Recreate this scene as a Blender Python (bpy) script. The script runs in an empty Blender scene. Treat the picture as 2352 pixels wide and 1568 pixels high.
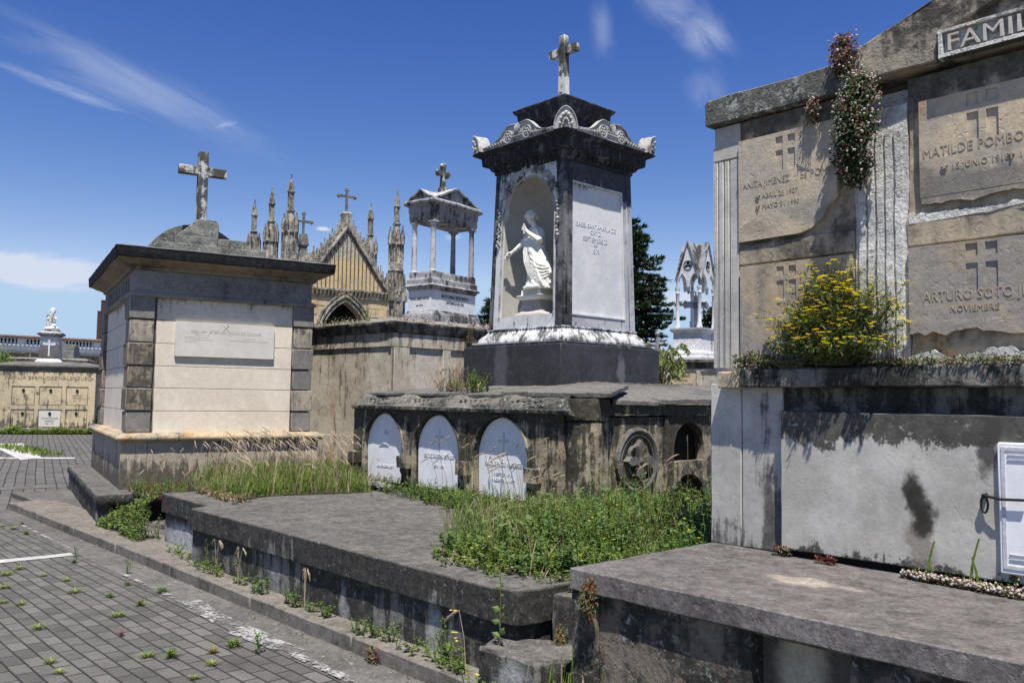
import bpy, bmesh, math, random
from mathutils import Vector, Matrix, noise
random.seed(7)
sc = bpy.context.scene
C = sc.collection
R = math.radians
# ------------------------------------------------------------------ camera
HEAD, PITCH, ROLL, FPX = R(47.2), R(3.82), R(0.8), 1965.0
f0 = Vector((-math.sin(HEAD), math.cos(HEAD), 0)); r0 = Vector((math.cos(HEAD), math.sin(HEAD), 0)); u0 = Vector((0, 0, 1))
fw = f0*math.cos(PITCH)+u0*math.sin(PITCH); up_ = u0*math.cos(PITCH)-f0*math.sin(PITCH)
cu = up_*math.cos(ROLL)-r0*math.sin(ROLL); cr = r0*math.cos(ROLL)+up_*math.sin(ROLL)
cam = bpy.data.cameras.new('camera'); camo = bpy.data.objects.new('camera', cam); C.objects.link(camo)
m3 = Matrix((cr, cu, -fw)).transposed()
camo.matrix_world = Matrix.Translation((0, 0, 1.6)) @ m3.to_4x4()
cam.sensor_width = 36; cam.lens = FPX/2352*36; cam.clip_start = .05; cam.clip_end = 2000
sc.camera = camo
sc.view_settings.view_transform = 'Standard'; sc.view_settings.look = 'None'
sc.view_settings.exposure = 0.6; sc.view_settings.gamma = 1
# ------------------------------------------------------------------ sun and sky
SUN_AZ, SUN_EL = 38, 68       # azimuth from +X towards -Y
sd = Vector((math.cos(R(SUN_AZ))*math.cos(R(SUN_EL)), -math.sin(R(SUN_AZ))*math.cos(R(SUN_EL)), math.sin(R(SUN_EL))))
sl = bpy.data.lights.new('sun', 'SUN'); sl.energy = 5.0; sl.angle = R(0.5); sl.color = (1, .955, .88)
so = bpy.data.objects.new('sun', sl); C.objects.link(so); so.rotation_euler = sd.to_track_quat('Z', 'Y').to_euler(); so.location = (0, -5, 20)
w = bpy.data.worlds.new('World'); sc.world = w; w.use_nodes = True
nt = w.node_tree; nt.nodes.clear()
def N(t, **k):
    n = nt.nodes.new(t)
    for a, b in k.items(): setattr(n, a, b)
    return n
def LK(a, b): nt.links.new(a, b)
sky = N('ShaderNodeTexSky', sky_type='NISHITA', sun_disc=False)
sky.sun_elevation = R(SUN_EL); sky.sun_rotation = math.atan2(sd.x, sd.y) % (2*math.pi)
sky.altitude = 2600; sky.air_density = 1.0; sky.dust_density = .5; sky.ozone_density = 2.2
bg = N('ShaderNodeBackground'); bg.inputs[1].default_value = .0725
out = N('ShaderNodeOutputWorld')
tc = N('ShaderNodeTexCoord')
def cloud_dir(x, y):
    return (fw*FPX + cr*(x-1176) - cu*(y-784)).normalized()
def cloud(x, y, x2, y2, wa, wb, scale, stretch, amt, thr, prev, hard=.25):
    # a soft bank of cloud in the sky round the direction (x,y), drawn out towards (x2,y2)
    d = cloud_dir(x, y); e = (cloud_dir(x2, y2)-d); e = (e-d*e.dot(d)).normalized(); g = d.cross(e)
    def dot(v, k):
        n = N('ShaderNodeVectorMath', operation='DOT_PRODUCT'); LK(tc.outputs['Generated'], n.inputs[0]); n.inputs[1].default_value = tuple(v*k); return n.outputs['Value']
    a, b, cdir = dot(e, 1/wa), dot(g, 1/wb), dot(d, 1)
    cmb = N('ShaderNodeCombineXYZ'); LK(a, cmb.inputs[0]); LK(b, cmb.inputs[1])
    ln = N('ShaderNodeVectorMath', operation='LENGTH'); LK(cmb.outputs[0], ln.inputs[0])
    fall = N('ShaderNodeMapRange', interpolation_type='SMOOTHSTEP'); LK(ln.outputs['Value'], fall.inputs[0])
    fall.inputs[1].default_value = 0; fall.inputs[2].default_value = 1; fall.inputs[3].default_value = 1; fall.inputs[4].default_value = 0
    a2, b2 = dot(e, scale/stretch), dot(g, scale)
    c2 = N('ShaderNodeCombineXYZ'); LK(a2, c2.inputs[0]); LK(b2, c2.inputs[1]); c2.inputs[2].default_value = x*.01
    nz = N('ShaderNodeTexNoise'); nz.inputs['Scale'].default_value = 1; nz.inputs['Detail'].default_value = 9; nz.inputs['Roughness'].default_value = .6
    nz.inputs['Distortion'].default_value = .6
    LK(c2.outputs[0], nz.inputs['Vector'])
    ad = N('ShaderNodeMath', operation='MULTIPLY_ADD'); LK(fall.outputs[0], ad.inputs[0]); ad.inputs[1].default_value = .5; LK(nz.outputs['Fac'], ad.inputs[2])
    mr = N('ShaderNodeMapRange', interpolation_type='SMOOTHSTEP'); LK(ad.outputs[0], mr.inputs[0]); mr.inputs[1].default_value = thr; mr.inputs[2].default_value = thr+hard
    mr.inputs[3].default_value = 0; mr.inputs[4].default_value = amt
    gt = N('ShaderNodeMath', operation='GREATER_THAN'); LK(cdir, gt.inputs[0]); gt.inputs[1].default_value = .1
    mu = N('ShaderNodeMath', operation='MULTIPLY'); LK(mr.outputs[0], mu.inputs[0]); LK(gt.outputs[0], mu.inputs[1])
    mu2 = N('ShaderNodeMath', operation='MULTIPLY', use_clamp=True); LK(mu.outputs[0], mu2.inputs[0]); LK(fall.outputs[0], mu2.inputs[1])
    mu3 = N('ShaderNodeMath', operation='MULTIPLY', use_clamp=True); LK(mu2.outputs[0], mu3.inputs[0]); mu3.inputs[1].default_value = 1.6
    mx = N('ShaderNodeMath', operation='MAXIMUM'); LK(mu3.outputs[0], mx.inputs[0])
    if prev is None: mx.inputs[1].default_value = 0
    else: LK(prev, mx.inputs[1])
    return mx.outputs[0]
cl = None
for a in [(105, 628, 400, 638, .10, .030, 34, 1.9, 1.0, .58, .24), (30, 608, 200, 612, .07, .024, 40, 1.6, .95, .57, .26), (150, 660, 400, 662, .07, .012, 40, 3, .45, .62, .4),
          (150, 205, 300, 262, .12, .014, 60, 7, .36, .60, .6), (300, 190, 600, 330, .28, .05, 30, 6, .22, .62, .5), (520, 288, 560, 280, .03, .012, 60, 2, .3, .6, .5),
          (1615, 85, 1720, 200, .085, .050, 30, 3, .40, .60, .7), (1540, 20, 1660, 120, .11, .045, 34, 5, .30, .60, .7), (1385, 70, 1400, 180, .07, .025, 34, 2.5, .16, .60, .6), (1620, 210, 1650, 290, .06, .045, 30, 2, .13, .58, .6),
          (745, 526, 800, 528, .018, .0055, 90, 2, .8, .62, .3), (1040, 545, 1080, 540, .022, .01, 90, 2, .5, .66, .4),
          (1570, 690, 1640, 690, .05, .022, 50, 2, .75, .62, .35), (1540, 690, 1640, 700, .05, .012, 60, 3, .4, .62, .4)]:
    cl = cloud(*a[:10], cl, a[10])
# deepen the high-altitude blue: each channel of the sky gets its own gain and gamma
sp = N('ShaderNodeSeparateColor'); LK(sky.outputs[0], sp.inputs[0]); cb = N('ShaderNodeCombineColor')
for i, (k, g_) in enumerate(((6.46, 2.08), (2.21, 1.58), (1.23, .90))):
    a = N('ShaderNodeMath', operation='MULTIPLY'); LK(sp.outputs[i], a.inputs[0]); a.inputs[1].default_value = .11
    b_ = N('ShaderNodeMath', operation='MINIMUM'); LK(a.outputs[0], b_.inputs[0]); b_.inputs[1].default_value = (.28, .455, .67)[i]
    c_ = N('ShaderNodeMath', operation='POWER'); LK(b_.outputs[0], c_.inputs[0]); c_.inputs[1].default_value = g_
    d_ = N('ShaderNodeMath', operation='MULTIPLY'); LK(c_.outputs[0], d_.inputs[0]); d_.inputs[1].default_value = k/.11; LK(d_.outputs[0], cb.inputs[i])
hs = cb
mixc = N('ShaderNodeMix', data_type='RGBA'); LK(cl, mixc.inputs[0]); LK(hs.outputs[0], mixc.inputs[6]); mixc.inputs[7].default_value = (6.0, 6.6, 8.0, 1)
LK(mixc.outputs[2], bg.inputs[0]); LK(bg.outputs[0], out.inputs[0])
# ------------------------------------------------------------------ materials
def srgb(c): return tuple(((v/12.92) if v <= .04045 else ((v+.055)/1.055)**2.4) for v in c)+(1,)
def v4(c): return (c[0], c[1], c[2], 1)
class NB:
    def __init__(s, name):
        s.m = bpy.data.materials.new(name); s.m.use_nodes = True; s.t = s.m.node_tree; s.t.nodes.clear()
        s.out = s.n('ShaderNodeOutputMaterial'); s.b = s.n('ShaderNodeBsdfPrincipled'); s.l(s.b.outputs[0], s.out.inputs[0])
        s.geo = s.n('ShaderNodeNewGeometry')
        s.b.inputs['Specular IOR Level'].default_value = .25
    def n(s, t, **k):
        x = s.t.nodes.new(t)
        for a, b in k.items(): setattr(x, a, b)
        return x
    def l(s, a, b): s.t.links.new(a, b)
    def set(s, sock, v):
        if hasattr(v, 'node'): s.l(v, sock)
        else: sock.default_value = v
    def pos(s, sx=1, sy=1, sz=1, off=(0, 0, 0), rot=0):
        mp = s.n('ShaderNodeMapping'); s.l(s.geo.outputs['Position'], mp.inputs[0]); mp.inputs['Scale'].default_value = (sx, sy, sz); mp.inputs['Location'].default_value = off
        mp.inputs['Rotation'].default_value = (0, 0, rot)
        return mp.outputs[0]
    def noise(s, vec, scale=1, det=6, rough=.6, dist=0):
        x = s.n('ShaderNodeTexNoise'); s.l(vec, x.inputs['Vector']); x.inputs['Scale'].default_value = scale; x.inputs['Detail'].default_value = det
        x.inputs['Roughness'].default_value = rough; x.inputs['Distortion'].default_value = dist
        return x.outputs['Fac']
    def mr(s, v, a, b, c=0, d=1, kind='SMOOTHSTEP'):
        x = s.n('ShaderNodeMapRange', interpolation_type=kind); s.set(x.inputs[0], v)
        for i, k in enumerate((a, b, c, d)): x.inputs[i+1].default_value = k
        return x.outputs[0]
    def ma(s, op, a, b=0.0, c=None, clamp=False):
        x = s.n('ShaderNodeMath', operation=op, use_clamp=clamp); s.set(x.inputs[0], a); s.set(x.inputs[1], b)
        if c is not None: s.set(x.inputs[2], c)
        return x.outputs[0]
    def mix(s, f, a, b, mode='MIX'):
        x = s.n('ShaderNodeMix', data_type='RGBA', blend_type=mode); s.set(x.inputs[0], f); s.set(x.inputs[6], a if hasattr(a, 'node') else v4(a)); s.set(x.inputs[7], b if hasattr(b, 'node') else v4(b))
        return x.outputs[2]
    def sep(s, v): x = s.n('ShaderNodeSeparateXYZ'); s.l(v, x.inputs[0]); return x.outputs
    def bump(s, h, strength=.4, dist=.01, prev=None):
        x = s.n('ShaderNodeBump'); x.inputs['Strength'].default_value = strength; x.inputs['Distance'].default_value = dist; s.l(h, x.inputs['Height'])
        if prev is not None: s.l(prev, x.inputs['Normal'])
        return x.outputs[0]
def stone(name, c1, c2, dark=(.018, .017, .015), cover=0.0, streak=0.0, top=None, bot=None, up=0.0, lich=0.0, rust=0.0, bump=.5, bs=.006, rough=.88, sc_=1.0, soft=.16, strength=.92, seed=0.0, spot=0.0, lichc=(.42, .43, .38), streakc=None, upc=None, grain=.18, blobs=(), crack=0.0):
    soft *= .62; grain *= 1.4
    b = NB(name)
    o = (seed*7.3, seed*3.1, seed*1.7)
    P = b.pos(off=o)
    big = b.noise(P, 1.1*sc_, 5, .6, .4)
    med = b.noise(P, 5*sc_, 7, .65, .2)
    fine = b.noise(P, 55, 5, .7)
    PS = b.pos(7*sc_, 7*sc_, .55*sc_, off=o)
    st = b.noise(PS, 1.6, 5, .65, .3)
    col = b.mix(b.mr(b.ma('ADD', b.ma('MULTIPLY', big, .55), b.ma('MULTIPLY', med, .45)), .42, .56), c1, c2)
    if rust:
        rm = b.mr(b.ma('MULTIPLY', b.noise(b.pos(2.2, 2.2, .9, off=(o[0]+5, 3, 9)), 1.0, 6, .65, .5), b.mr(fine, .2, .7, .85, 1.1)), .56, .72, 0, rust)
        col = b.mix(rm, col, (.40, .21, .07))
    # dark growth; on the cream walls also painted shade
    val = b.ma('ADD', b.ma('MULTIPLY', big, .3), b.ma('MULTIPLY', med, .45)); val = b.ma('ADD', val, b.ma('MULTIPLY', st, .25)); val = b.ma('MULTIPLY_ADD', b.ma('SUBTRACT', val, .5), 1.75, .5)
    bias = cover
    z = b.sep(b.geo.outputs['Position'])[2]
    nz = b.sep(b.geo.outputs['Normal'])[2]
    acc = b.ma('ADD', val, cover)
    if streak: acc = b.ma('ADD', acc, b.ma('MULTIPLY', b.ma('SUBTRACT', st, .5), streak))
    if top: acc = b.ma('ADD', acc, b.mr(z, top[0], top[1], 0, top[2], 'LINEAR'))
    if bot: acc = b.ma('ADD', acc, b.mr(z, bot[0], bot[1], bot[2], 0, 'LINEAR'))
    if up: acc = b.ma('ADD', acc, b.mr(nz, .5, .9, 0, up))
    acc = b.ma('ADD', acc, b.ma('MULTIPLY', b.ma('SUBTRACT', fine, .5), .30))
    mask = b.mr(acc, .62-soft, .62+soft, 0, strength)
    dv = b.mix(b.mr(b.noise(b.pos(off=(9, o[0], 4)), 15, 8, .75), .42, .60), dark, tuple(min(.5, k*1.9+.004) for k in dark[:3]))
    col = b.mix(mask, col, dv)
    if streakc:
        wm = b.mr(b.noise(b.pos(16, 16, .5, off=(o[0]+2, 8, 1)), 1.3, 4, .6, .2), .60, .70, 0, .85)
        wm = b.ma('MULTIPLY', wm, b.mr(med, .35, .6))
        col = b.mix(wm, col, streakc)
    if lich:
        vo = b.noise(b.pos(off=(1, o[1]+4, 2)), 26, 8, .75, .5); lm = b.mr(vo, .66-.16*lich, .72-.12*lich, 0, .85); lm = b.ma('MULTIPLY', lm, b.mr(med, .38, .56)); lm = b.ma('MULTIPLY', lm, b.ma('MULTIPLY_ADD', mask, .75, .25)) if top else lm
        col = b.mix(lm, col, lichc)
    if spot:
        sm = b.mr(b.noise(b.pos(off=(6, 1, o[0])), 34, 4, .7), .63, .70, 0, spot)
        col = b.mix(sm, col, dark)
    if crack:
        vn = b.n('ShaderNodeTexNoise'); b.l(P, vn.inputs['Vector']); vn.inputs['Scale'].default_value = 3; vn.inputs['Detail'].default_value = 5
        va = b.n('ShaderNodeVectorMath', operation='MULTIPLY_ADD'); b.l(vn.outputs['Color'], va.inputs[0]); va.inputs[1].default_value = (.5, .5, .5); b.l(P, va.inputs[2])
        vo_ = b.n('ShaderNodeTexVoronoi', feature='DISTANCE_TO_EDGE'); b.l(va.outputs[0], vo_.inputs['Vector']); vo_.inputs['Scale'].default_value = 1.3
        ck = b.ma('MULTIPLY', b.mr(vo_.outputs['Distance'], .0, .010, crack, 0), b.mr(big, .44, .56))
    if upc:
        um = b.ma('MULTIPLY', b.mr(nz, .6, .95, 0, 1), b.mr(b.noise(P, 3.2, 7, .7, .3), .3, .62, .5, 1))
        col = b.mix(um, col, upc)
        ub = b.noise(b.pos(off=(3, 3, 3)), 7, 9, .74, .4); col = b.mix(b.ma('MULTIPLY', b.mr(ub, .50, .60, 0, .55), b.mr(nz, .6, .9)), col, tuple(k*.42 for k in upc[:3])); col = b.mix(b.ma('MULTIPLY', b.mr(ub, .33, .43, .5, 0), b.mr(nz, .6, .9)), col, tuple(min(.9, k*1.75) for k in upc[:3]))
    if crack: col = b.mix(ck, col, (.02, .018, .015))
    if blobs:
        wv = b.n('ShaderNodeTexNoise'); b.l(P, wv.inputs['Vector']); wv.inputs['Scale'].default_value = 7; wv.inputs['Detail'].default_value = 7
        wc = b.sep(wv.outputs['Color']); pc = b.sep(b.geo.outputs['Position'])
        for ax, cx, cz, rx, rz, bc, amt in blobs:
            i, j = {'xz': (0, 2), 'xy': (0, 1), 'yz': (1, 2)}[ax]
            dx = b.ma('MULTIPLY', b.ma('ADD', b.ma('SUBTRACT', pc[i], cx), b.ma('MULTIPLY', b.ma('SUBTRACT', wc[0], .5), .16)), 1/rx)
            dz = b.ma('MULTIPLY', b.ma('ADD', b.ma('SUBTRACT', pc[j], cz), b.ma('MULTIPLY', b.ma('SUBTRACT', wc[1], .5), .16)), 1/rz)
            dd = b.ma('SQRT', b.ma('ADD', b.ma('MULTIPLY', dx, dx), b.ma('MULTIPLY', dz, dz)))
            col = b.mix(b.mr(b.ma('ADD', dd, b.ma('MULTIPLY', b.ma('SUBTRACT', fine, .5), .5)), .55, 1.2, amt, 0), col, bc)
    g = b.mr(fine, .25, .75, 1-grain, 1+grain, 'LINEAR')
    gm = b.mr(b.noise(P, 18, 4, .6), .3, .7, 1-grain*.6, 1+grain*.6, 'LINEAR')
    cc = b.n('ShaderNodeVectorMath', operation='SCALE'); b.l(col, cc.inputs[0]); b.l(b.ma('MULTIPLY', g, gm), cc.inputs[3])
    b.l(cc.outputs[0], b.b.inputs['Base Color']); b.b.inputs['Roughness'].default_value = rough
    pit = b.mr(b.noise(b.pos(off=(2, 7, o[0])), 30, 4, .6), .30, .42, -.5, 0)
    h = b.ma('ADD', b.ma('MULTIPLY', fine, .6), b.ma('ADD', b.ma('ADD', b.ma('MULTIPLY', b.noise(P, 9, 7, .68), 1.2), pit), b.ma('MULTIPLY', mask, -.25)))
    b.l(b.bump(h, bump, bs), b.b.inputs['Normal'])
    return b.m
def leafmat(name, c1, c2, trans=.35, rough=.55, scale=30):
    b = NB(name); f = b.noise(b.pos(), scale, 3, .6)
    f2 = b.noise(b.pos(), 3.0, 3, .6)
    col = b.mix(b.mr(b.ma('ADD', b.ma('MULTIPLY', f, .6), b.ma('MULTIPLY', f2, .4)), .36, .64), c1, c2)
    b.l(col, b.b.inputs['Base Color']); b.b.inputs['Roughness'].default_value = rough
    tr = b.n('ShaderNodeBsdfTranslucent'); b.l(col, tr.inputs[0]); ms = b.n('ShaderNodeMixShader'); ms.inputs[0].default_value = trans
    b.l(b.b.outputs[0], ms.inputs[1]); b.l(tr.outputs[0], ms.inputs[2]); b.l(ms.outputs[0], b.out.inputs[0])
    return b.m
def bricks(name, rot, c1, c2, mortar, bw=.2, bh=.1):
    b = NB(name)
    P = b.pos(rot=rot)
    wn = b.n('ShaderNodeTexNoise'); b.l(b.geo.outputs['Position'], wn.inputs['Vector']); wn.inputs['Scale'].default_value = .9; wn.inputs['Detail'].default_value = 3
    sb = b.n('ShaderNodeVectorMath', operation='SUBTRACT'); b.l(wn.outputs['Color'], sb.inputs[0]); sb.inputs[1].default_value = (.5, .5, .5)
    sc2 = b.n('ShaderNodeVectorMath', operation='SCALE'); b.l(sb.outputs[0], sc2.inputs[0]); sc2.inputs[3].default_value = .035
    ad = b.n('ShaderNodeVectorMath', operation='ADD'); b.l(P, ad.inputs[0]); b.l(sc2.outputs[0], ad.inputs[1])
    br = b.n('ShaderNodeTexBrick'); b.l(ad.outputs[0], br.inputs['Vector'])
    br.inputs['Scale'].default_value = 1; br.inputs['Brick Width'].default_value = bw; br.inputs['Row Height'].default_value = bh
    br.inputs['Mortar Size'].default_value = .0075*bh/.1; br.inputs['Mortar Smooth'].default_value = .55; br.inputs['Bias'].default_value = 0
    br.inputs['Color1'].default_value = v4(c1); br.inputs['Color2'].default_value = v4(c2); br.inputs['Mortar'].default_value = v4(mortar)
    fine = b.noise(b.pos(), 70, 5, .7); med = b.noise(b.pos(), 4, 7, .65, .3); big = b.noise(b.pos(), .7, 5, .6)
    col = b.mix(b.mr(med, .45, .75, 0, .5), br.outputs['Color'], (.035, .033, .03))
    col = b.mix(b.mr(big, .5, .75, 0, .3), col, (.15, .143, .13))
    cc = b.n('ShaderNodeVectorMath', operation='SCALE'); b.l(col, cc.inputs[0]); b.l(b.mr(fine, .25, .75, .75, 1.25, 'LINEAR'), cc.inputs[3])
    b.l(cc.outputs[0], b.b.inputs['Base Color']); b.b.inputs['Roughness'].default_value = .9
    n1 = b.bump(fine, .35, .004); n2 = b.bump(br.outputs['Fac'], -1.0, .010, n1) if False else b.bump(b.ma('SUBTRACT', 1, br.outputs['Fac']), .8, .008, n1)
    b.l(n2, b.b.inputs['Normal'])
    return b.m
def plain(name, c, rough=.7, metal=0):
    b = NB(name); f = b.noise(b.pos(), 9, 5, .6); cc = b.n('ShaderNodeVectorMath', operation='SCALE'); cc.inputs[0].default_value = c[:3]; b.l(b.mr(f, .3, .7, .8, 1.2, 'LINEAR'), cc.inputs[3])
    b.l(cc.outputs[0], b.b.inputs['Base Color']); b.b.inputs['Roughness'].default_value = rough; b.b.inputs['Metallic'].default_value = metal
    return b.m
M = {}
M['cream'] = stone('cream_stone', (.72, .64, .53), (.64, .565, .455), cover=-.26, streak=.25, top=(2.50, 2.9, .40), bot=(1.1, 1.22, .1), bump=.3, seed=1, dark=(.10, .088, .07), grain=.07)  # dark top band: stain plus shade under the architrave, put into the colour
M['cream_mortar'] = stone('joint_mortar', (.16, .145, .12), (.1, .09, .07), bump=.2, seed=2)
M['quoin'] = stone('grey_quoin_stone', (.22, .195, .165), (.44, .385, .30), cover=.06, rust=.35, bump=.5, seed=3, dark=(.06, .054, .046), soft=.14, sc_=1.7)
M['quoin_d'] = stone('dark_brown_quoin_stone', (.17, .14, .11), (.34, .28, .20), cover=.12, rust=.5, bump=.5, seed=97, dark=(.05, .045, .038), soft=.12, sc_=1.7)
M['quoin_g'] = stone('smooth_grey_quoin_stone', (.235, .22, .20), (.18, .17, .155), cover=-.05, bump=.4, seed=98, dark=(.08, .078, .075))
M['base'] = stone('tan_grey_plinth', (.30, .27, .225), (.42, .36, .28), cover=-.02, streak=.7, bot=(.40, .80, .42), rust=1.0, bump=.35, seed=4, dark=(.055, .048, .038), grain=.1)
M['mould'] = stone('ochre_moulding', (.40, .31, .20), (.30, .26, .2), cover=.03, rust=.9, streak=.2, bump=.4, seed=5, dark=(.05, .045, .036))
M['cornice'] = stone('blackened_cornice', (.15, .135, .11), (.09, .085, .078), cover=.36, streak=.2, bump=.5, seed=6, dark=(.020, .020, .020), upc=(.16, .155, .14))
M['soffit'] = stone('brown_soffit', (.27, .215, .15), (.20, .165, .12), cover=.0, streak=.0, bump=.35, seed=7, dark=(.055, .05, .042))
M['frieze'] = stone('grey_frieze', (.27, .255, .23), (.20, .19, .175), cover=-.02, top=(2.78, 3.2, -.1), streak=.1, bump=.35, seed=8, dark=(.035, .036, .04))
M['rough'] = stone('rough_lichen_stone', (.22, .22, .2), (.13, .13, .115), cover=-.02, lich=.9, bump=1.0, bs=.018, seed=9, dark=(.03, .03, .026), spot=.5, lichc=(.34, .35, .31))
M['wcross'] = stone('white_pitted_cross', (.56, .55, .51), (.42, .42, .4), cover=.13, spot=1.0, bump=.7, seed=10, soft=.07, dark=(.03, .028, .024), blobs=[('xz', -7.44, 6.05, .085, .20, (.025, .023, .02), .9), ('xz', -7.40, 5.85, .03, .12, (.03, .028, .024), .8)])
M['plaquec'] = stone('pale_plaque', (.62, .585, .53), (.57, .53, .475), cover=-.45, bump=.12, seed=11, grain=.04)
M['letterc'] = stone('pale_plaque_letters', (.47, .44, .39), (.50, .47, .42), cover=-.4, bump=.12, seed=12, grain=.05)  # darker than the plaque: carving shade put into the colour
M['marble'] = stone('weathered_marble', (.64, .635, .625), (.52, .52, .52), cover=-.12, streak=.7, top=(4.0, 4.5, .34), bot=(2.45, 2.7, .05), bump=.18, seed=13, soft=.1, dark=(.035, .037, .042), grain=.06)
M['marble_r'] = stone('blackened_marble', (.42, .42, .44), (.33, .33, .35), cover=-.02, streak=.8, top=(3.95, 4.35, .45), bump=.2, seed=14, soft=.12, dark=(.022, .024, .030), grain=.08, streakc=None)
M['marble_panel'] = stone('grey_marble_panel', (.60, .595, .60), (.52, .52, .53), cover=-.34, streak=.2, top=(3.75, 4.15, .42), bump=.1, seed=15, soft=.16, dark=(.05, .055, .07), grain=.05)
M['black_pilaster'] = stone('black_streaked_pilaster', (.16, .16, .165), (.07, .07, .075), cover=.14, streak=.3, bump=.15, seed=16, dark=(.018, .018, .020), bot=(2.5, 3.0, .05))
M['niche'] = stone('niche_plaster', (.44, .42, .375), (.38, .36, .32), cover=-.42, streak=.1, bump=.1, seed=17, grain=.04)
M['statue'] = stone('statue_marble', (.76, .74, .66), (.68, .66, .59), cover=-.30, bump=.15, bs=.004, seed=18, grain=.05, dark=(.12, .11, .1))
M['leafmould'] = stone('carved_white_moulding', (.56, .56, .55), (.40, .40, .40), cover=.10, streak=.5, bump=.4, seed=19, soft=.1, dark=(.05, .05, .052))
M['black_base'] = stone('black_slab_base', (.050, .050, .055), (.034, .034, .038), cover=.0, streak=.3, bump=.2, seed=20, dark=(.025, .025, .029), rough=.6, blobs=[('xz', -7.6, 2.0, .13, .5, (.17, .17, .18), .35), ('yz', 7.9, 1.95, .08, .2, (.2, .2, .21), .5)])
M['mon_cornice'] = stone('black_monument_cornice', (.13, .13, .14), (.07, .07, .08), cover=.27, streak=.5, bump=.4, seed=21, dark=(.012, .013, .017), upc=(.27, .27, .26), streakc=(.22, .22, .24))
M['carving'] = stone('carved_grey_marble', (.46, .455, .435), (.34, .335, .315), cover=.03, bump=.5, seed=22, soft=.12, dark=(.05, .05, .05))
M['vault'] = stone('blackened_vault_stone', (.36, .305, .215), (.23, .20, .15), cover=.12, streak=.6, top=(1.15, 1.45, .18), bot=(.5, .85, .2), rust=.5, lich=.25, bump=.9, bs=.016, seed=23, soft=.1, dark=(.028, .026, .02))
M['vault_cor'] = stone('vault_cornice_stone', (.145, .135, .115), (.09, .085, .073), cover=.10, lich=.7, bump=.9, bs=.012, seed=24, dark=(.03, .03, .026), upc=None)
M['slab'] = stone('worn_roof_slabs', (.15, .143, .128), (.105, .10, .09), cover=-.02, lich=.5, bump=.9, bs=.014, seed=25, dark=(.035, .035, .03), lichc=(.26, .26, .24), grain=.32)
M['wplaque'] = stone('white_marble_plaque', (.80, .80, .815), (.72, .72, .735), cover=-.34, streak=.35, top=(1.2, 1.5, .34), bump=.08, seed=26, dark=(.22, .22, .23), grain=.03)
M['wletter'] = stone('incised_grey_letters', (.50, .50, .52), (.56, .56, .58), cover=-.4, bump=.1, seed=27)  # grey stands in for the shade of carving in the same marble
M['void'] = plain('dark_hollow', (.010, .009, .008), .95)
M['plat_top'] = stone('concrete_platform', (.15, .138, .124), (.11, .10, .09), cover=.02, lich=.5, bump=.8, bs=.012, seed=28, dark=(.05, .046, .04), soft=.14, grain=.35)
M['plat_side'] = stone('stained_concrete', crack=.7, c1=(.175, .168, .152), c2=(.11, .105, .095), cover=.21, streak=.8, top=(.30, .56, .22), lich=.5, bump=.8, bs=.012, seed=29, dark=(.024, .023, .020), soft=.09, upc=(.128, .119, .107), lichc=(.36, .36, .34), grain=.34, blobs=[('xz', -8.35, .16, .75, .17, (.44, .445, .45), .8), ('xz', -6.1, .2, .1, .2, (.35, .35, .34), .5), ('xz', -5.1, .15, .06, .2, (.4, .4, .39), .5), ('xz', -4.1, .2, .08, .18, (.42, .42, .40), .6), ('xz', -3.2, .12, .16, .16, (.42, .42, .41), .6)])
M['pplat'] = stone('purple_grey_slab', crack=.5, c1=(.175, .16, .15), c2=(.125, .113, .107), cover=-.02, lich=.5, bump=.6, bs=.008, seed=30, dark=(.055, .05, .046), upc=(.118, .106, .100), lichc=(.22, .215, .205), grain=.34, blobs=[('xy', -1.98, 3.62, .16, .10, (.36, .31, .25), .6), ('xy', -1.75, 3.65, .09, .05, (.30, .26, .21), .5)])
M['pside'] = stone('mouldy_block_side', (.19, .155, .12), (.11, .10, .085), cover=.17, lich=.8, bump=.8, bs=.012, seed=31, dark=(.022, .021, .018), lichc=(.28, .29, .26), soft=.12)
M['pale_patch'] = stone('pale_panel', (.12, .105, .085), (.09, .08, .065), cover=.02, bump=.4, seed=32, dark=(.04, .037, .03), blobs=[('xz', -1.72, .55, .11, .3, (.44, .39, .28), .95)])
M['pgrey'] = stone('pale_grey_render', (.52, .50, .455), (.40, .385, .35), cover=-.06, streak=.8, rust=.45, bot=(.8, 1.1, .2), bump=.3, bs=.004, seed=33, dark=(.06, .058, .052), grain=.1)
M['pochre'] = stone('ochre_render', (.50, .40, .265), (.37, .315, .235), cover=.02, rust=1.0, bump=.6, seed=34, dark=(.06, .053, .043), top=(2.95, 3.2, .35))
M['pplaque'] = stone('ochre_grave_plaque', (.53, .435, .30), (.42, .37, .295), cover=-.04, rust=.8, bump=.5, seed=35, dark=(.15, .138, .115), soft=.2, grain=.12, blobs=[('xz', -1.38, 2.62, .30, .10, (.17, .16, .145), .8), ('xz', -1.62, 2.62, .08, .14, (.17, .155, .13), .7), ('xz', -2.18, 2.60, .16, .09, (.26, .245, .215), .7), ('xz', -2.55, 2.55, .12, .05, (.25, .22, .17), .6)])
M['pplaque_g'] = stone('grey_grave_plaque', (.30, .27, .235), (.42, .35, .25), cover=-.02, rust=.4, bump=.45, seed=36, dark=(.10, .095, .085), soft=.2, grain=.14, lich=.5, lichc=(.50, .46, .39))
M['pletter'] = stone('plaque_letters', (.38, .32, .225), (.36, .31, .235), cover=-.1, bump=.2, seed=37)  # plaque stone darkened: relief shade of the letters put into the colour
M['prender'] = stone('rough_white_render', (.66, .65, .61), (.50, .49, .46), cover=-.06, streak=.3, bump=1.0, bs=.022, seed=38, dark=(.13, .125, .115), soft=.12)
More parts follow.
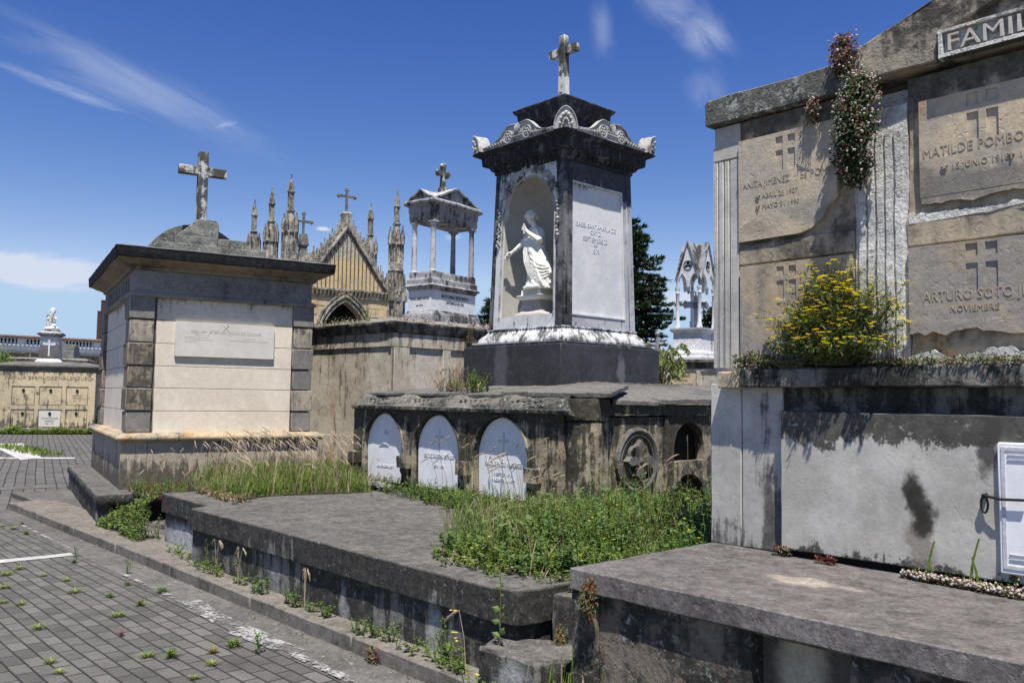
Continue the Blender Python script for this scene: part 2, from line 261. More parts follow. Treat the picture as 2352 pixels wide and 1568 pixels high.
M['pcor_dark'] = stone('lichen_cornice', (.11, .11, .095), (.07, .07, .06), cover=.06, lich=1.15, bump=1.0, bs=.014, seed=39, dark=(.022, .022, .018), lichc=(.42, .44, .40), upc=(.3, .31, .28))
M['pcor'] = stone('ochre_pediment', (.40, .34, .25), (.28, .245, .19), cover=.03, spot=.8, lich=.2, top=(3.36, 3.6, .20), bump=.8, bs=.012, seed=40, dark=(.035, .033, .028), soft=.1)
M['pledge'] = stone('black_ledge', (.20, .19, .165), (.13, .125, .11), cover=.12, streak=.3, lich=.35, bump=.9, bs=.014, seed=41, dark=(.020, .020, .017), soft=.1)
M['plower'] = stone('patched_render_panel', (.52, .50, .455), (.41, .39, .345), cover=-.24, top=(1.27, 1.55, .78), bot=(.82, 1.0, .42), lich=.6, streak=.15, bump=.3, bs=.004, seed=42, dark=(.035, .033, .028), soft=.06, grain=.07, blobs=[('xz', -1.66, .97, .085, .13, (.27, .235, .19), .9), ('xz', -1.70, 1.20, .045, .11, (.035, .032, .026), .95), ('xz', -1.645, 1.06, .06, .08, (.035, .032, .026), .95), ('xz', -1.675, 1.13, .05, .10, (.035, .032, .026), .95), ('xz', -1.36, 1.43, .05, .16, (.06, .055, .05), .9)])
M['mould_stain'] = stone('mould_patch', (.04, .038, .03), (.06, .055, .045), bump=.6, seed=43, spot=.5)
M['iron'] = plain('rusty_iron', (.03, .026, .022), .6, .4)
M['creamw'] = stone('streaked_cream_wall', (.54, .49, .41), (.42, .375, .30), cover=-.05, streak=1.2, rust=.7, top=(2.2, 2.75, .18), bot=(.6, 1.0, .12), bump=.35, seed=44, dark=(.11, .09, .065), soft=.16)
M['creamw_cor'] = stone('cream_wall_cornice', (.24, .22, .185), (.16, .15, .125), cover=.10, streak=.2, bump=.5, seed=45, dark=(.03, .028, .025), upc=(.22, .21, .19))
M['tmarble'] = stone('tempietto_marble', (.56, .56, .565), (.44, .44, .455), cover=-.10, streak=.7, bump=.3, seed=46, soft=.1, dark=(.04, .04, .044))
M['tdark'] = stone('tempietto_dark_stone', (.30, .30, .31), (.19, .19, .20), cover=.08, streak=.6, lich=.3, bump=.5, seed=47, soft=.1, dark=(.025, .025, .027), upc=(.45, .45, .44))
M['twhite'] = stone('tempietto_panel', (.62, .62, .63), (.55, .555, .57), cover=-.26, streak=.1, bot=(3.0, 3.13, .3), bump=.12, seed=48, soft=.06, dark=(.05, .05, .05))
M['gothic'] = stone('ochre_chapel_stone', (.56, .43, .25), (.42, .345, .23), cover=-.08, streak=.4, rust=1.0, bump=.5, seed=49, dark=(.06, .052, .04), soft=.1)
M['gable'] = stone('chapel_gable_stone', (.56, .42, .235), (.46, .37, .23), cover=-.12, streak=.5, top=(5.9, 6.5, .40), rust=1.0, bump=.4, seed=95, dark=(.27, .25, .205), soft=.1)
M['gothic_g'] = stone('grey_chapel_stone', (.36, .33, .27), (.22, .205, .175), cover=.07, streak=.5, bump=.6, seed=50, dark=(.05, .047, .04), soft=.1, sc_=1.6)
M['gothic_d'] = stone('dark_chapel_stone', (.18, .17, .15), (.11, .105, .095), cover=.05, streak=.4, bump=.6, seed=51, dark=(.028, .027, .025))
M['berm'] = stone('ochre_family_tomb', (.56, .46, .30), (.44, .37, .25), cover=.0, rust=.4, streak=.6, bot=(.1, .6, .25), top=(2.15, 2.45, .2), bump=.4, seed=52, dark=(.07, .062, .05), soft=.1, sc_=.8)
M['berm_letter'] = plain('brown_letters', (.24, .19, .125), .9)
M['far_white'] = stone('white_gallery', (.80, .80, .82), (.68, .68, .70), cover=-.3, bump=.1, seed=53, dark=(.2, .2, .2))
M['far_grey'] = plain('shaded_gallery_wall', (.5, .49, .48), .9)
M['tile'] = stone('clay_roof_tiles', (.20, .12, .095), (.13, .09, .075), cover=-.05, bump=.5, seed=54)
M['tower'] = stone('brown_brick_tower', (.09, .048, .04), (.075, .04, .034), cover=-.1, bump=.2, seed=55)
M['pave'] = bricks('grey_pavers', 0, (.132, .126, .116), (.080, .076, .070), (.026, .024, .021), .205, .102)
M['pave_far'] = bricks('grey_pavers_far', R(14), (.13, .123, .113), (.088, .085, .078), (.028, .026, .022), .3, .16)
M['gutter'] = stone('gutter_concrete', (.125, .118, .107), (.09, .084, .076), cover=.0, lich=.6, bump=.6, seed=56, dark=(.06, .056, .05), lichc=(.30, .29, .27), grain=.25)
M['kerb'] = stone('kerb_concrete', (.175, .158, .137), (.135, .122, .106), cover=.02, bump=.8, seed=57, dark=(.04, .037, .032), upc=(.168, .150, .128), lich=.2, grain=.26)
M['paint'] = stone('worn_white_paint', (.48, .475, .455), (.36, .355, .34), cover=-.02, bump=.4, seed=58, dark=(.14, .13, .12), soft=.06)
b = NB('worn_white_road_paint'); f_ = b.noise(b.pos(), 5, 9, .75, .3); f2_ = b.noise(b.pos(), 45, 5, .7)
b.l(b.mix(b.mr(f2_, .3, .7), (.20, .195, .185), (.40, .395, .38)), b.b.inputs['Base Color']); b.b.inputs['Roughness'].default_value = .9
tr_ = b.n('ShaderNodeBsdfTransparent'); mx_ = b.n('ShaderNodeMixShader'); b.l(b.mr(b.ma('ADD', b.ma('MULTIPLY', f_, .75), b.ma('MULTIPLY', f2_, .25)), .47, .56), mx_.inputs[0]); b.l(tr_.outputs[0], mx_.inputs[1]); b.l(b.b.outputs[0], mx_.inputs[2]); b.l(mx_.outputs[0], b.out.inputs[0]); M['paint_worn'] = b.m
M['ground'] = stone('bare_ground', (.16, .14, .11), (.11, .10, .08), cover=0, bump=.6, seed=59)
M['soil'] = stone('dark_soil', (.07, .058, .04), (.045, .038, .027), cover=0, bump=.8, seed=60)
M['grass'] = leafmat('grass_blades', (.10, .17, .025), (.24, .31, .06), .35)
M['straw'] = leafmat('dry_straw', (.42, .34, .22), (.55, .42, .30), .3)
M['weed'] = leafmat('weed_leaves', (.07, .13, .022), (.20, .27, .055), .3)
M['weed2'] = leafmat('broad_leaves', (.07, .135, .035), (.15, .22, .065), .3)
M['creeper'] = leafmat('creeper_leaves', (.03, .055, .02), (.06, .09, .03), .2)
M['redleaf'] = leafmat('red_creeper_leaves', (.12, .03, .02), (.20, .08, .05), .25)
M['flower_y'] = leafmat('yellow_petals', (.85, .70, .02), (.95, .82, .05), .3)
M['flower_w'] = leafmat('pale_pink_flower_heads', (.50, .36, .34), (.66, .60, .54), .2, scale=60)
M['stem'] = leafmat('stems', (.10, .11, .04), (.14, .10, .05), .1)
M['conifer'] = leafmat('conifer_needles', (.012, .032, .014), (.030, .058, .020), .15, scale=2)
M['conifer_l'] = leafmat('conifer_fresh_needles', (.035, .065, .022), (.05, .085, .03), .15, scale=2)
M['bark'] = stone('bark', (.10, .075, .05), (.06, .045, .035), bump=.8, seed=61)
M['palm'] = leafmat('yellow_green_leaves', (.16, .22, .05), (.25, .32, .09), .3)
# ------------------------------------------------------------------ mesh helpers
class MB:
    def __init__(s): s.v = []; s.f = []; s.mi = []; s.T = None; s.cur = 0
    def add(s, vs, fs, mi=None):
        b = len(s.v)
        for p in vs:
            p = Vector(p); s.v.append(s.T @ p if s.T else p)
        for f in fs: s.f.append(tuple(b+i for i in f)); s.mi.append(s.cur if mi is None else mi)
        return s
    def box(s, x0, x1, y0, y1, z0, z1):
        return s.add([(x0, y0, z0), (x1, y0, z0), (x1, y1, z0), (x0, y1, z0), (x0, y0, z1), (x1, y0, z1), (x1, y1, z1), (x0, y1, z1)],
                     [(0, 3, 2, 1), (4, 5, 6, 7), (0, 1, 5, 4), (1, 2, 6, 5), (2, 3, 7, 6), (3, 0, 4, 7)])
    def fr(s, a, b):   # a,b = (x0,x1,y0,y1,z)
        return s.add([(a[0], a[2], a[4]), (a[1], a[2], a[4]), (a[1], a[3], a[4]), (a[0], a[3], a[4]), (b[0], b[2], b[4]), (b[1], b[2], b[4]), (b[1], b[3], b[4]), (b[0], b[3], b[4])],
                     [(0, 3, 2, 1), (4, 5, 6, 7), (0, 1, 5, 4), (1, 2, 6, 5), (2, 3, 7, 6), (3, 0, 4, 7)])
    def prism(s, pts, a, b, axis='z'):
        n = len(pts)
        def mk(p, t):
            return {'z': (p[0], p[1], t), 'y': (p[0], t, p[1]), 'x': (t, p[0], p[1])}[axis]
        ar = sum(pts[i][0]*pts[(i+1) % n][1]-pts[(i+1) % n][0]*pts[i][1] for i in range(n))
        if (ar < 0) != (axis == 'y'): pts = pts[::-1]
        return s.add([mk(p, a) for p in pts]+[mk(p, b) for p in pts], [tuple(range(n))[::-1], tuple(range(n, 2*n))]+[(i, (i+1) % n, n+(i+1) % n, n+i) for i in range(n)])
    def lathe(s, prof, c=(0, 0), n=16, cap=True):
        vs = []
        for r, z in prof:
            for i in range(n): a = 2*math.pi*i/n; vs.append((c[0]+r*math.cos(a), c[1]+r*math.sin(a), z))
        fs = []
        for k in range(len(prof)-1):
            for i in range(n): fs.append((k*n+i, k*n+(i+1) % n, (k+1)*n+(i+1) % n, (k+1)*n+i))
        if cap: fs += [tuple(range(n))[::-1], tuple((len(prof)-1)*n+i for i in range(n))]
        return s.add(vs, fs)
    def tube(s, pts, r, n=6, cap=True):
        pts = [Vector(p) for p in pts]; m = len(pts); vs = []; prev = None
        for k in range(m):
            t = (pts[min(k+1, m-1)]-pts[max(k-1, 0)]); t = t.normalized() if t.length > 1e-9 else Vector((0, 0, 1))
            a = prev if prev is not None else (Vector((0, 0, 1)) if abs(t.z) < .9 else Vector((1, 0, 0)))
            u = (a-t*a.dot(t)); u = u.normalized() if u.length > 1e-6 else t.orthogonal().normalized(); prev = u; v = t.cross(u)
            rr = r[k] if isinstance(r, (list, tuple)) else r
            for i in range(n): q = 2*math.pi*i/n; vs.append(pts[k]+u*(rr*math.cos(q))+v*(rr*math.sin(q)))
        fs = [(k*n+i, k*n+(i+1) % n, (k+1)*n+(i+1) % n, (k+1)*n+i) for k in range(m-1) for i in range(n)]
        if cap: fs += [tuple(range(n))[::-1], tuple((m-1)*n+i for i in range(n))]
        return s.add(vs, fs)
    def ball(s, c, r, n=8, m=6):
        rx, ry, rz = r if isinstance(r, (tuple, list)) else (r, r, r)
        vs = [(c[0], c[1], c[2]-rz)]
        for j in range(1, m):
            p = -math.pi/2+math.pi*j/m
            for i in range(n): a = 2*math.pi*i/n; vs.append((c[0]+rx*math.cos(p)*math.cos(a), c[1]+ry*math.cos(p)*math.sin(a), c[2]+rz*math.sin(p)))
        vs.append((c[0], c[1], c[2]+rz)); L = len(vs)-1
        fs = [(0, 1+(i+1) % n, 1+i) for i in range(n)]+[(1+(j)*n+i, 1+j*n+(i+1) % n, 1+(j+1)*n+(i+1) % n, 1+(j+1)*n+i) for j in range(m-2) for i in range(n)]+[(1+(m-2)*n+i, 1+(m-2)*n+(i+1) % n, L) for i in range(n)]
        return s.add(vs, fs)
    def sweep(s, prof, x0, x1, y0, y1, disp=None, per=1, cap=True):
        # prof: list of (outset, z) from bottom to top; square ring round the rectangle, closed top and bottom; per = divisions per side
        loops = []
        for k, (o, z) in enumerate(prof):
            a, b, c, d = x0-o, x1+o, y0-o, y1+o
            cs = [(a, c), (b, c), (b, d), (a, d)]; ns = [(0, -1), (1, 0), (0, 1), (-1, 0)]; lp = []
            for i in range(4):
                p, q = cs[i], cs[(i+1) % 4]
                for j in range(per):
                    t = j/per; x = p[0]+(q[0]-p[0])*t; y = p[1]+(q[1]-p[1])*t
                    e = disp(t, k/(len(prof)-1)) if disp and 0 < j else 0
                    lp.append((x+ns[i][0]*e, y+ns[i][1]*e, z))
            loops.append(lp)
        n = 4*per; vs = [p for l in loops for p in l]
        fs = [(k*n+i, k*n+(i+1) % n, (k+1)*n+(i+1) % n, (k+1)*n+i) for k in range(len(prof)-1) for i in range(n)]
        if cap: fs += [tuple(range(n))[::-1], tuple((len(prof)-1)*n+i for i in range(n))]
        return s.add(vs, fs)
    def arch(s, x0, x1, z0, z1, cx, hw, zs, fn, y0, y1, n=12, zb=None, back=True, axis='y'):
        # wall slab between y0 (front) and y1 with an opening: half width hw, springing zs, arch height fn(t) for t in -1..1
        zb = z0 if zb is None else zb
        ts = [-1+2*i/n for i in range(n+1)]
        ap = [(cx+hw*t, zs+fn(t)) for t in ts]
        def P(x, y, z): return (x, y, z) if axis == 'y' else (y, x, z)
        flip = axis == 'x'
        def q(a, b, c, d): 
            s.add([a, b, c, d], [(0, 1, 2, 3) if not flip else (3, 2, 1, 0)])
        for y, fl in ((y0, False), (y1, True)):
            if y is y1 and not back: continue
            def qq(a, b, c, d):
                if fl: q(d, c, b, a)
                else: q(a, b, c, d)
            qq(P(x0, y, z0), P(cx-hw, y, z0), P(cx-hw, y, z1), P(x0, y, z1)); qq(P(cx+hw, y, z0), P(x1, y, z0), P(x1, y, z1), P(cx+hw, y, z1))
            if zb > z0: qq(P(cx-hw, y, z0), P(cx+hw, y, z0), P(cx+hw, y, zb), P(cx-hw, y, zb))
            for i in range(n):
                a, b = ap[i], ap[i+1]; qq(P(a[0], y, a[1]), P(b[0], y, b[1]), P(b[0], y, z1), P(a[0], y, z1))
        loop = [(cx-hw, zb)]+ap+[(cx+hw, zb)]
        for i in range(len(loop)):
            a, b = loop[i], loop[(i+1) % len(loop)]
            q(P(a[0], y0, a[1]), P(a[0], y1, a[1]), P(b[0], y1, b[1]), P(b[0], y0, b[1]))
        q(P(x0, y0, z1), P(x1, y0, z1), P(x1, y1, z1), P(x0, y1, z1)); q(P(x0, y0, z0), P(x0, y0, z1), P(x0, y1, z1), P(x0, y1, z0)); q(P(x1, y0, z0), P(x1, y1, z0), P(x1, y1, z1), P(x1, y0, z1))
        return s
    def leaf(s, c, d, n_, L, W, mi=None):
        # a small pointed leaf: centre line from c along d, width across
        d = Vector(d).normalized(); n_ = Vector(n_); u = d.cross(n_); u = u.normalized() if u.length > 1e-5 else d.orthogonal().normalized()
        c = Vector(c); k = d.cross(u)*(L*.12)
        return s.add([c, c+d*(L*.45)+u*(W*.5)+k, c+d*L, c+d*(L*.45)-u*(W*.5)+k], [(0, 1, 2), (0, 2, 3)], mi)
    def blade(s, c, lean, h, wd, mi=None, bend=1.0, az=0):
        c = Vector(c); u = Vector((math.cos(az), math.sin(az), 0))*wd*.5; l = Vector((lean[0], lean[1], 0))
        p1 = c+Vector((0, 0, h*.5))+l*.3; p2 = c+Vector((0, 0, h*.86))+l*.72; p3 = c+Vector((0, 0, h*(1-.12*bend)))+l*1.15
        return s.add([c-u, c+u, p1+u*.85, p1-u*.85, p2+u*.55, p2-u*.55, p3], [(0, 1, 2, 3), (3, 2, 4, 5), (5, 4, 6)], mi)
    def build(s, name, mats, parent=None, bevel=0, rough=0, res=.12, smooth=40, loc=None, rotz=0, seed=0, flat=False):
        off = ORG.get(parent.name) if parent else None
        me = bpy.data.meshes.new(name); me.from_pydata([p-off for p in s.v] if off else s.v, [], s.f)
        ms = mats if isinstance(mats, (list, tuple)) else [mats]
        for m in ms: me.materials.append(M[m] if isinstance(m, str) else m)
        if len(ms) > 1:
            for p, i in zip(me.polygons, s.mi): p.material_index = i
        if bevel or rough:
            bm = bmesh.new(); bm.from_mesh(me)
            bmesh.ops.remove_doubles(bm, verts=bm.verts, dist=1e-5)
            if bevel:
                es = [e for e in bm.edges if len(e.link_faces) == 2 and e.calc_face_angle(0) > .5]
                bmesh.ops.bevel(bm, geom=es, offset=bevel, segments=1, affect='EDGES', clamp_overlap=True)
            if rough:
                for _ in range(7):
                    es = [e for e in bm.edges if e.calc_length() > res]
                    if not es or len(bm.verts) > 60000: break
                    bmesh.ops.subdivide_edges(bm, edges=es, cuts=1, use_grid_fill=True)
                o = Vector((seed*3.7, seed*1.3, 5))
                for v in bm.verts:
                    v.co += noise.noise_vector(v.co*6+o)*rough+noise.noise_vector(v.co*25+o)*rough*.45
            bm.to_mesh(me); bm.free()
        me.validate(); me.update()
        if not flat:
            for p in me.polygons: p.use_smooth = True
            me.set_sharp_from_angle(angle=R(smooth))
        o = bpy.data.objects.new(name, me); C.objects.link(o)
        if parent: o.parent = parent
        if off: ORG[o.name] = off
        if loc: o.location = loc
        if rotz: o.rotation_euler = (0, 0, rotz)
        return o
ORG = {}
def thing(name, label, cat, loc=(0, 0, 0), rotz=0, group=None, world=False):
    o = bpy.data.objects.new(name, None); C.objects.link(o); o.location = loc; o.rotation_euler = (0, 0, rotz); o.empty_display_size = .1
    o['label'] = label; o['category'] = cat
    if group: o['group'] = group
    if world: ORG[o.name] = Vector(loc)      # its parts are given in world coordinates
    return o
def tag(o, label, cat, group=None, kind=None):
    if kind: o['kind'] = kind
    if label: o['label'] = label
    if cat: o['category'] = cat
    if group: o['group'] = group
    return o
def struct(o, kind='structure'): o['kind'] = kind; return o
def text_mb(mb, s, cx, z, size, plane, face='front', wide=1.0, depth=.006, align='CENTER', slant=0.0):
    cu_ = bpy.data.curves.new('txt', 'FONT'); cu_.body = s; cu_.size = size*1.4; cu_.align_x = align; cu_.extrude = depth/2; cu_.resolution_u = 2; cu_.space_character = 1.05; cu_.shear = 0
    o = bpy.data.objects.new('txt', cu_); me = bpy.data.meshes.new_from_object(o)
    vs = []
    for v in me.vertices:
        u, t, ww = v.co.x*wide, v.co.y, v.co.z
        if face == 'front': vs.append((cx+u, plane-ww, z+t+slant*u))
        else: vs.append((plane+ww, cx+u, z+t+slant*u))
    mb.add(vs, [tuple(p.vertices) for p in me.polygons])
    bpy.data.objects.remove(o); bpy.data.curves.remove(cu_); bpy.data.meshes.remove(me)
    return mb
def dup(root, loc, rotz=None, label=None, group=None):
    r = root.copy(); C.objects.link(r); r.location = loc
    if rotz is not None: r.rotation_euler = (0, 0, rotz)
    if label: r['label'] = label
    if group: r['group'] = group
    for ch in list(root.children):
        c = ch.copy(); C.objects.link(c); c.parent = r
    return r
def spiral(cx, cz, r, turns=1.4, a0=0, dirn=1, n=16, k=.22):
    return [(cx+r*(1-(1-k)*i/n)*math.cos(a0+dirn*2*math.pi*turns*i/n), cz+r*(1-(1-k)*i/n)*math.sin(a0+dirn*2*math.pi*turns*i/n)) for i in range(n+1)]
semi = lambda h: (lambda t: h*math.sqrt(max(0, 1-t*t)))
point = lambda h: (lambda t: h*(math.sqrt(max(0, 1-((abs(t)+1)/2)**2*.999))/math.sqrt(.75)) if True else 0)
# ------------------------------------------------------------------ ground
g = MB(); g.box(-400, 300, -200, 400, -1.2, -.03); struct(g.build('ground', 'ground', flat=True))
g = MB(); g.add([(-16.4, -9, 0), (6, -9, 0), (6, 2.74, 0), (-16.4, 2.74, 0)], [(0, 1, 2, 3)]); struct(g.build('paving', 'pave', flat=True))
g = MB(); g.add([(-60, -14, -.004), (-13.2, -14, -.004), (-13.2, 9, -.004), (-30, 24, -.004), (-60, 24, -.004)], [(0, 1, 2, 3, 4)]); struct(g.build('cross_path', 'pave_far', flat=True))
g = MB(); g.box(-13.3, 6, 2.70, 3.02, -.3, .004); struct(g.build('gutter_strip', 'gutter', rough=.004, res=.2))
g = MB(); g.box(-16.42, -15.9, -9, 4.3, -.2, .005); struct(g.build('drain_strip', 'gutter', rough=.004, res=.4))
g = MB()
x = -13.3
random.seed(3)
while x < 6:
    L = random.uniform(1.35, 1.6); g.box(x, min(x+L-.012, 6), 3.0+random.uniform(-.006, .006), 3.42, -.2, .10+random.uniform(-.006, .004)); x += L
struct(g.build('kerb', 'kerb', bevel=.009, rough=.004, res=.08))
g = MB(); g.box(-13.28, 6, 3.015, 3.6, -.2, .085); struct(g.build('footing', 'kerb', rough=.005, res=.3))
g = MB(); g.box(-14.9, -9.0, 3.38, 4.2, -.2, .06); struct(g.build('verge', 'gutter', rough=.01, res=.2))
def paint(pts, name='painted_line', z=.006, mat='paint_worn'):
    m = MB(); n = len(pts)//2
    a, b = pts[:n], pts[n:][::-1]
    K = 24; vs = []; fs = []
    def lerp(P, t):
        t *= len(P)-1; i = min(int(t), len(P)-2); f = t-i; return (P[i][0]+(P[i+1][0]-P[i][0])*f, P[i][1]+(P[i+1][1]-P[i][1])*f)
    for k in range(K+1):
        p, q = lerp(a, k/K), lerp(b, k/K); w_ = random.uniform(-.06, .06)
        vs += [(p[0]+(p[0]-q[0])*w_, p[1]+(p[1]-q[1])*w_, z), (q[0], q[1], z)]
    m.add(vs, [(2*k, 2*k+2, 2*k+3, 2*k+1) for k in range(K)]); return struct(m.build(name, mat, flat=True))
paint([(-9.42, -1), (-9.33, 2.68), (-9.17, 2.66), (-9.22, -1)], mat='paint')
paint([(-9.62, 2.9), (-9.60, 3.22), (-9.54, 3.22), (-9.54, 2.9)], z=.014)
paint([(-11.7, 2.79), (-9.6, 2.755), (-9.6, 2.725), (-11.7, 2.755)], z=.010)
paint([(-8.0, 2.735), (-5.5, 2.74), (-3.2, 2.74), (-3.2, 2.665), (-5.5, 2.67), (-8.0, 2.70)], z=.012)
paint([(-6.6, 2.84), (-6.0, 2.79), (-4.9, 2.80), (-4.9, 2.66), (-5.6, 2.60), (-6.6, 2.70)], z=.009)
paint([(-30.4, 5.4), (-29.6, 7.1), (-23.3, 5.72), (-22.7, 5.45)][:0] or [(-31, 4.6), (-29.9, 7.0), (-29.1, 7.0), (-30.2, 4.6)], z=.004, mat='paint')
paint([(-30.0, 7.05), (-23.2, 5.9), (-22.6, 5.3), (-29.6, 6.1)], z=.008, mat='paint')
paint([(-23.8, 5.1), (-22.9, 6.55), (-22.5, 6.45), (-23.3, 5.0)], z=.004, mat='paint')
paint([(-26.5, 3.3), (-23.5, 5.3), (-23.0, 4.9), (-26.0, 2.9)], z=.012, mat='paint')
# ------------------------------------------------------------------ low platforms
t = thing('stone_platform', 'long low stained concrete platform beneath the grass and the arched vault', 'platform', (-6.2, 3.2, 0), world=True)
P0 = [(-9.03, 3.44), (-7.78, 3.39), (-7.70, 3.20), (-5.4, 3.17), (-3.56, 3.16), (-3.385, 3.2), (-3.36, 3.35), (-3.36, 5.72), (-9.03, 5.72)]
m = MB(); m.prism(P0, .385, .57); m.build('top_slab', 'plat_side', t, bevel=.007, rough=.0045, res=.07, smooth=38)
P1 = [(p[0]+(.03 if p[0] < -8 else -.03), p[1]+(.035 if p[1] < 5 else 0)) for p in P0]
m = MB(); m.prism(P1, 0, .39); m.build('side_wall', 'plat_side', t, bevel=.005, rough=.007, res=.10, smooth=38)
m = MB(); m.box(-3.325, -2.87, 3.40, 5.7, 0, .545); m.build('end_block', 'plat_side', t, bevel=.012, rough=.009, res=.09, smooth=38)
t = thing('stone_block', 'broken low stone block wedged in front of the two platforms', 'block', (-3.3, 3.2, 0), world=True)
m = MB(); m.prism([(-3.47, 3.0), (-3.06, 3.03), (-2.93, 3.42), (-3.30, 3.40), (-3.56, 3.2)], 0, .30); m.build('stone_body', 'plat_side', t, bevel=.014, rough=.015, res=.06, smooth=34, seed=3)
def slab_holes(mb, x0, x1, z0, z1, y0, y1, holes):
    xs = sorted({x0, x1} | {h[0] for h in holes} | {h[1] for h in holes}); zs = sorted({z0, z1} | {h[2] for h in holes} | {h[3] for h in holes})
    for i in range(len(xs)-1):
        for j in range(len(zs)-1):
            cx, cz = (xs[i]+xs[i+1])/2, (zs[j]+zs[j+1])/2
            if any(h[0] < cx < h[1] and h[2] < cz < h[3] for h in holes): continue
            mb.box(xs[i], xs[i+1], y0, y1, zs[j], zs[j+1])
    return mb
t = thing('tomb_platform', 'purple grey slab platform running right in front of the family tomb', 'platform', (-1, 3.6, 0), world=True)
m = MB(); m.box(-2.845, 2.2, 3.03, 4.40, .70, .80); m.build('top_slab', 'pplat', t, bevel=.006, rough=.004, res=.09, smooth=38)
m = MB(); slab_holes(m, -2.69, 2.2, 0, .698, 3.075, 3.16, [(-1.893, -1.487, .08, .683), (-.9, -.5, .08, .683)]); m.box(-2.69, 2.2, 3.2, 4.4, 0, .698); m.build('side_wall', 'pside', t)
m = MB(); m.box(-1.90, -1.48, 3.165, 3.195, .06, .69); m.build('recessed_panel', 'pale_patch', t)
m = MB(); m.box(-.91, -.49, 3.165, 3.195, .06, .69); m.build('recessed_panel', 'pale_patch', t)
m = MB(); m.box(-2.85, -2.695, 3.045, 4.38, 0, .698); m.build('end_pier', 'pside', t, bevel=.01, rough=.008, res=.1)
# ------------------------------------------------------------------ the family tomb on the right
t = thing('family_tomb', 'large ochre and grey wall tomb with carved grave plaques and pediment', 'tomb', (-.35, 4.2, .8), world=True)
XR = 2.12; XM = -.35
m = MB(); m.box(-2.78, XR, 4.26, 5.9, .805, 3.16); m.build('core', 'prender', t)
m = MB(); m.box(-2.816, -2.645, 4.205, 5.88, 1.70, 3.19)
for x0, x1 in ((-2.818, -2.790), (-2.780, -2.752), (-2.742, -2.714), (-2.704, -2.648)): m.box(x0, x1, 4.192, 4.22, 1.79, 2.98)
m.box(-2.818, -2.648, 4.192, 4.22, 2.992, 3.07); m.build('fluted_pilaster', 'pgrey', t, bevel=.002)
m = MB(); m.box(-2.64, -1.975, 4.205, 4.30, 1.70, 3.19); m.box(-1.705, XR, 4.205, 4.30, 1.70, 3.19); m.build('wall', 'pochre', t, rough=.006, res=.08)
m = MB(); m.box(-1.972, -1.71, 4.195, 4.30, 1.78, 3.07)
for k in range(5): m.box(-1.950+k*.046, -1.918+k*.046, 4.182, 4.2, 1.80, 2.96)
m.build('rough_pilaster', 'prender', t, rough=.006, res=.035, seed=4)
m = MB(); m.box(-2.648, -1.975, 4.187, 4.25, 2.366, 2.48); m.build('string_course', 'pochre', t, bevel=.006, rough=.006, res=.07)
m = MB(); m.box(-1.715, XR, 4.187, 4.25, 2.362, 2.50); m.build('string_course', 'pochre', t, bevel=.006, rough=.006, res=.07)
def cross_holes(cx, cz, s): # cz = centre of cross bar
    a, b = .012*s, .050*s
    return [(cx-b, cx-a, cz+.012*s, cz+.055*s), (cx+a, cx+b, cz+.012*s, cz+.055*s), (cx-b, cx-a, cz-.11*s, cz-.012*s), (cx+a, cx+b, cz-.11*s, cz-.012*s)]
def grave_plaque(x0, x1, z0, z1, cx, cz, s, mat, lines, broken=False):
    m = MB(); slab_holes(m, x0, x1, z0, z1, 4.176, 4.204, cross_holes(cx, cz, s))
    p = m.build('grave_plaque', mat, t)
    m = MB(); m.box(cx-.055*s, cx+.055*s, 4.184, 4.2035, cz-.115*s, cz+.06*s); m.build('sunk_cross', mat, p, rough=.003, res=.012)
    rows = {}
    for l_ in lines: rows.setdefault(l_[2], []).append(l_)
    for z_, ls_ in rows.items():
        m = MB()
        for (tx, x, z, sz, wd, al) in ls_: text_mb(m, tx, x, z, sz, 4.1755, 'front', wd, .004, al)
        m.build('inscription_line', 'pletter', p)
    return p
def star(m, cx, cz, r, y):
    m.prism([(cx+(r if k % 2 == 0 else r*.4)*math.sin(k*math.pi/5), cz+(r if k % 2 == 0 else r*.4)*math.cos(k*math.pi/5)) for k in range(10)], y-.006, y+.004, 'y')
def cruz(m, cx, cz, r, y):
    m.box(cx-r*.18, cx+r*.18, y-.006, y+.004, cz-r, cz+r); m.box(cx-r*.7, cx+r*.7, y-.005, y+.004, cz+r*.1, cz+r*.45)
m = MB(); m.prism([(-2.64, 2.495), (-2.27, 2.50), (-2.20, 2.52), (-2.14, 2.565), (-2.115, 2.62), (-2.06, 2.66), (-2.06, 2.83), (-2.64, 2.83)], 4.176, 4.204, 'y'); m.build('plaque_foot', 'pplaque', t)
p = grave_plaque(-2.640, -2.06, 2.83, 3.072, -2.350, 2.985, 1.15, 'pplaque', [('ANITA JIMENEZ', -2.61, 2.795, .036, .78, 'LEFT'), ('DE', -2.262, 2.795, .024, .85, 'LEFT'), ('POMBO', -2.205, 2.795, .040, .8, 'LEFT'), ('ABRIL 25 1907', -2.49, 2.725, .027, .88, 'LEFT'), ('MAYO 31 1990', -2.49, 2.665, .027, .88, 'LEFT')])
m = MB(); star(m, -2.515, 2.738, .014, 4.174); m.build('birth_star', 'pletter', p)
m = MB(); cruz(m, -2.515, 2.680, .016, 4.174); m.build('death_cross', 'pletter', p)
p = grave_plaque(-2.632, -1.985, 1.80, 2.356, -2.35, 2.27, 1.15, 'pplaque_g', [])
p = grave_plaque(-1.645, -.05, 2.585, 3.055, -1.363, 2.965, 1.35, 'pplaque', [('MATILDE POMBO DE SAENZ', -1.63, 2.775, .046, .84, 'LEFT'), ('15 JUNIO 1918', -1.50, 2.70, .030, .88, 'LEFT'), ('12 FEB 1995', -1.215, 2.70, .030, .88, 'LEFT')])
m = MB(); star(m, -1.53, 2.715, .016, 4.174); m.build('birth_star', 'pletter', p)
